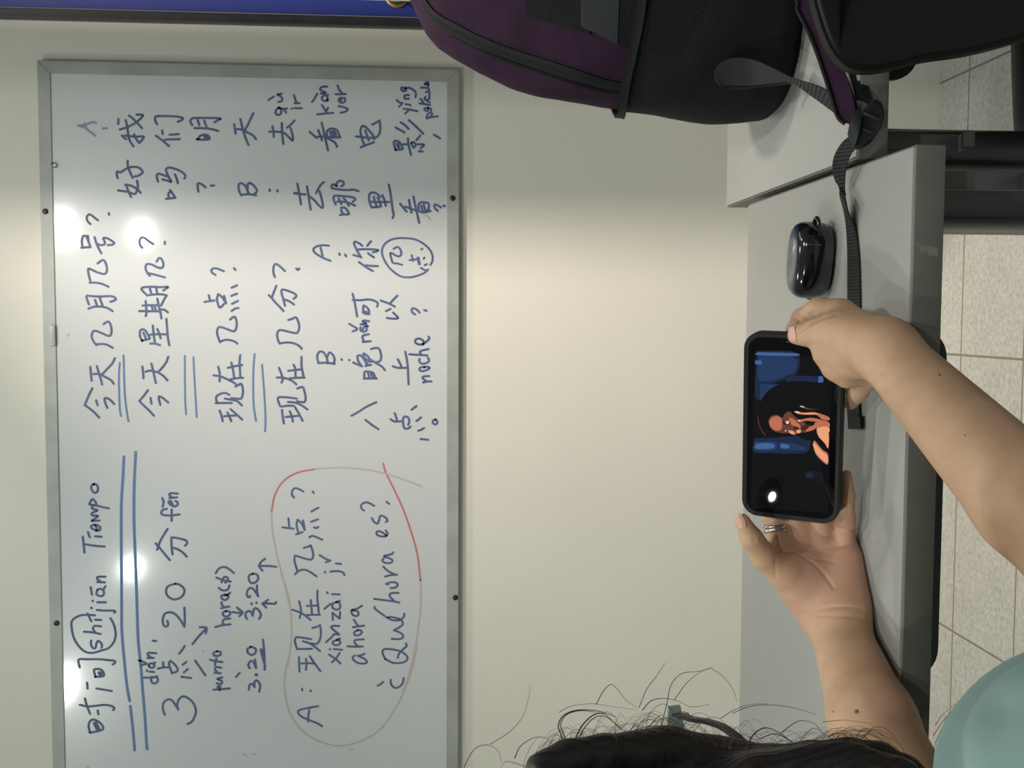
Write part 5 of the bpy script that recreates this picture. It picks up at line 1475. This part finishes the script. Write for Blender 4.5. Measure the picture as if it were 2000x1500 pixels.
for pts, r in [([(-60, 1180), (40, 1140), (150, 1130), (290, 1145), (430, 1185)], .00020), ([(20, 1400), (60, 1310), (130, 1265), (210, 1290), (290, 1350)], .00040), ([(100, 1330), (190, 1300), (280, 1340), (310, 1370)], .00030),
               ([(230, 1290), (330, 1225), (420, 1240), (480, 1310)], .00022), ([(1120, 1310), (1180, 1220), (1270, 1130), (1400, 1100)], .00018), ([(1130, 1250), (1180, 1180), (1300, 1090)], .00015),
               ([(1110, 1420), (1140, 1330), (1200, 1200)], .00018), ([(500, 1320), (620, 1280), (760, 1290), (900, 1340)], .00020), ([(470, 1230), (600, 1220), (760, 1240)], .00015)]:
    strand(ZL(pts), 0.52, 0.535, r)
rs = random.Random(11)
edge = [(1020, 1503), (1080, 1472), (1130, 1457), (1180, 1452), (1230, 1433), (1290, 1424), (1340, 1428), (1400, 1450), (1460, 1466), (1530, 1466), (1600, 1448), (1670, 1440), (1730, 1452), (1780, 1482)]
ed = [tuple(p) for p in spline(edge, 8)]
for k in range(200):
    i = int(rs.random() * (len(ed) - 14))
    span = rs.randint(5, 16)
    a, b = ed[i], ed[min(len(ed) - 1, i + span)]
    h_ = rs.uniform(6, 30 + 28 * rs.random()) * (1.0 if a[0] < 1430 else 0.75)
    sk = rs.uniform(-12, 12)
    pts = [(a[0], a[1] + 8), (a[0] + (b[0] - a[0]) * .2 + sk, a[1] - h_ * .6), ((a[0] + b[0]) / 2 + sk, (a[1] + b[1]) / 2 - h_), (a[0] + (b[0] - a[0]) * .8 + sk, b[1] - h_ * .55), (b[0], b[1] + 8)]
    if rs.random() < 0.3: pts = pts[:4]
    strand(pts, rs.uniform(.50, .55), rs.uniform(.50, .55), rs.uniform(.00006, .00015))
st = obj('loose_strands', bm, M['strand'], hm, smooth=3.2)
st['kind'] = 'stuff'

# ================================================================== glasses on the face
gl = thing('eyeglasses', 'black-armed eyeglasses worn by the person, resting in the dark hair', 'eyeglasses', J(1318, 1402, .635))
bm = bmesh.new()
TP = [(1329, 1396, .632), (1337, 1399, .624), (1352, 1405, .612), (1380, 1409, .600), (1410, 1419, .585), (1436, 1437, .568), (1458, 1458, .552), (1476, 1482, .536), (1500, 1516, .515)]
P_ = [Vector(p) for p in spline([J(*q) for q in TP], 5)]
rows = []
for i, p in enumerate(P_):
    t = (P_[min(i + 1, len(P_) - 1)] - P_[max(i - 1, 0)]).normalized()
    f_ = i / (len(P_) - 1)
    hh = 0.0052 - 0.0028 * min(1, f_ / 0.16) ** 0.7 + 0.0012 * max(0, f_ - 0.8) * 5
    s = Vector((1, 0, 0)) - t * t.x
    s = s.normalized() * 0.0011
    v = t.cross(s).normalized() * hh
    rows.append([bm.verts.new(q) for q in (p + s + v, p - s + v, p - s - v, p + s - v)])
for i in range(len(rows) - 1):
    for j in range(4):
        bm.faces.new((rows[i][j], rows[i][(j + 1) % 4], rows[i + 1][(j + 1) % 4], rows[i + 1][j]))
bm.faces.new(rows[0]); bm.faces.new(list(reversed(rows[-1])))
bmesh.ops.recalc_face_normals(bm, faces=bm.faces[:])
obj('temple', bm, M['frame'], gl, smooth=0.7)
GC = Vector(J(1318, 1400, .636))                              # outer upper corner of the front frame
bm = bmesh.new()
def bar(p, q, r0, r1, dy):
    p, q = Vector(p), Vector(q)
    t = (q - p).normalized(); v = Vector((0, 1, 0)); w = t.cross(v).normalized()
    rows = []
    for c, r in ((p, r0), (p.lerp(q, .5), (r0 + r1) / 2), (q, r1)):
        rows.append([bm.verts.new(x) for x in (c + w * r - v * dy, c + w * r + v * dy, c - w * r + v * dy, c - w * r - v * dy)])
    for i in range(2):
        for j in range(4):
            bm.faces.new((rows[i][j], rows[i][(j + 1) % 4], rows[i + 1][(j + 1) % 4], rows[i + 1][j]))
    bm.faces.new(rows[0]); bm.faces.new(list(reversed(rows[-1])))
bar(GC + Vector((0.0065, 0, 0.0005)), GC + Vector((-0.027, 0.004, -0.003)), 0.0037, 0.0072, 0.0018)
for cx in (-0.052, -0.120):
    q = rounded(-0.027, 0.027, -0.021, 0.019, 0.015, 6)
    ring = [GC + Vector((cx + x, 0.004, -0.016 + z)) for x, z in q]
    tube(bm, ring + ring[:2], 0.0021, 8, caps=False)
tube(bm, [GC + Vector((-0.078, .004, -0.008)), GC + Vector((-0.086, .006, -0.005)), GC + Vector((-0.094, .004, -0.008))], 0.002, 8)
bmesh.ops.recalc_face_normals(bm, faces=bm.faces[:])
obj('front_frame', bm, M['clear'], gl, smooth=0.8)
for cx in (-0.052, -0.120):
    bm = bmesh.new()
    q = rounded(-0.0265, 0.0265, -0.0205, 0.0185, 0.0145, 6)
    prism(bm, [(GC.x + cx + x, GC.z - 0.016 + z) for x, z in q], GC.y + 0.0033, GC.y + 0.0047)
    obj('lens', bm, M['lens'], gl)
bm = bmesh.new()
hc = Vector(J(1331, 1398, .634))
box(bm, hc.x - 0.0014, hc.x + 0.0014, hc.y - 0.002, hc.y + 0.003, hc.z - 0.0030, hc.z + 0.0030, 0.0004)
obj('hinge', bm, M['silver'], gl)

# ================================================================== rings on the left index finger
ra_, rb_ = Vector(li), Vector(JB(1513, 1014, .0095)); rc = ra_.lerp(rb_, 0.72); ax = (rb_ - ra_).normalized()
u_ = ax.orthogonal().normalized(); v_ = ax.cross(u_)
bm = bmesh.new()
for k, (o_, tw) in enumerate(((-0.0024, 0.0012), (0.0002, -0.0012), (0.0027, 0.0009))):
    pts = [rc + ax * (o_ + tw * math.sin(a + k)) + (u_ * math.cos(a) + v_ * math.sin(a)) * 0.0113 for a in (2 * math.pi * i / 36 for i in range(36))]
    rings_ = []
    for i, p in enumerate(pts):
        rad = (p - rc - ax * (p - rc).dot(ax)).normalized()
        rings_.append([bm.verts.new(p + rad * 0.0011 * math.cos(b) + ax * 0.0012 * math.sin(b)) for b in (2 * math.pi * j / 8 for j in range(8))])
    for i in range(36):
        for j in range(8):
            bm.faces.new((rings_[i][j], rings_[i][(j + 1) % 8], rings_[(i + 1) % 36][(j + 1) % 8], rings_[(i + 1) % 36][j]))
bmesh.ops.recalc_face_normals(bm, faces=bm.faces[:])
tag(obj('finger_ring', bm, M['silver'], smooth=3.2), 'silver triple-band ring on the left index finger below the phone', 'ring')
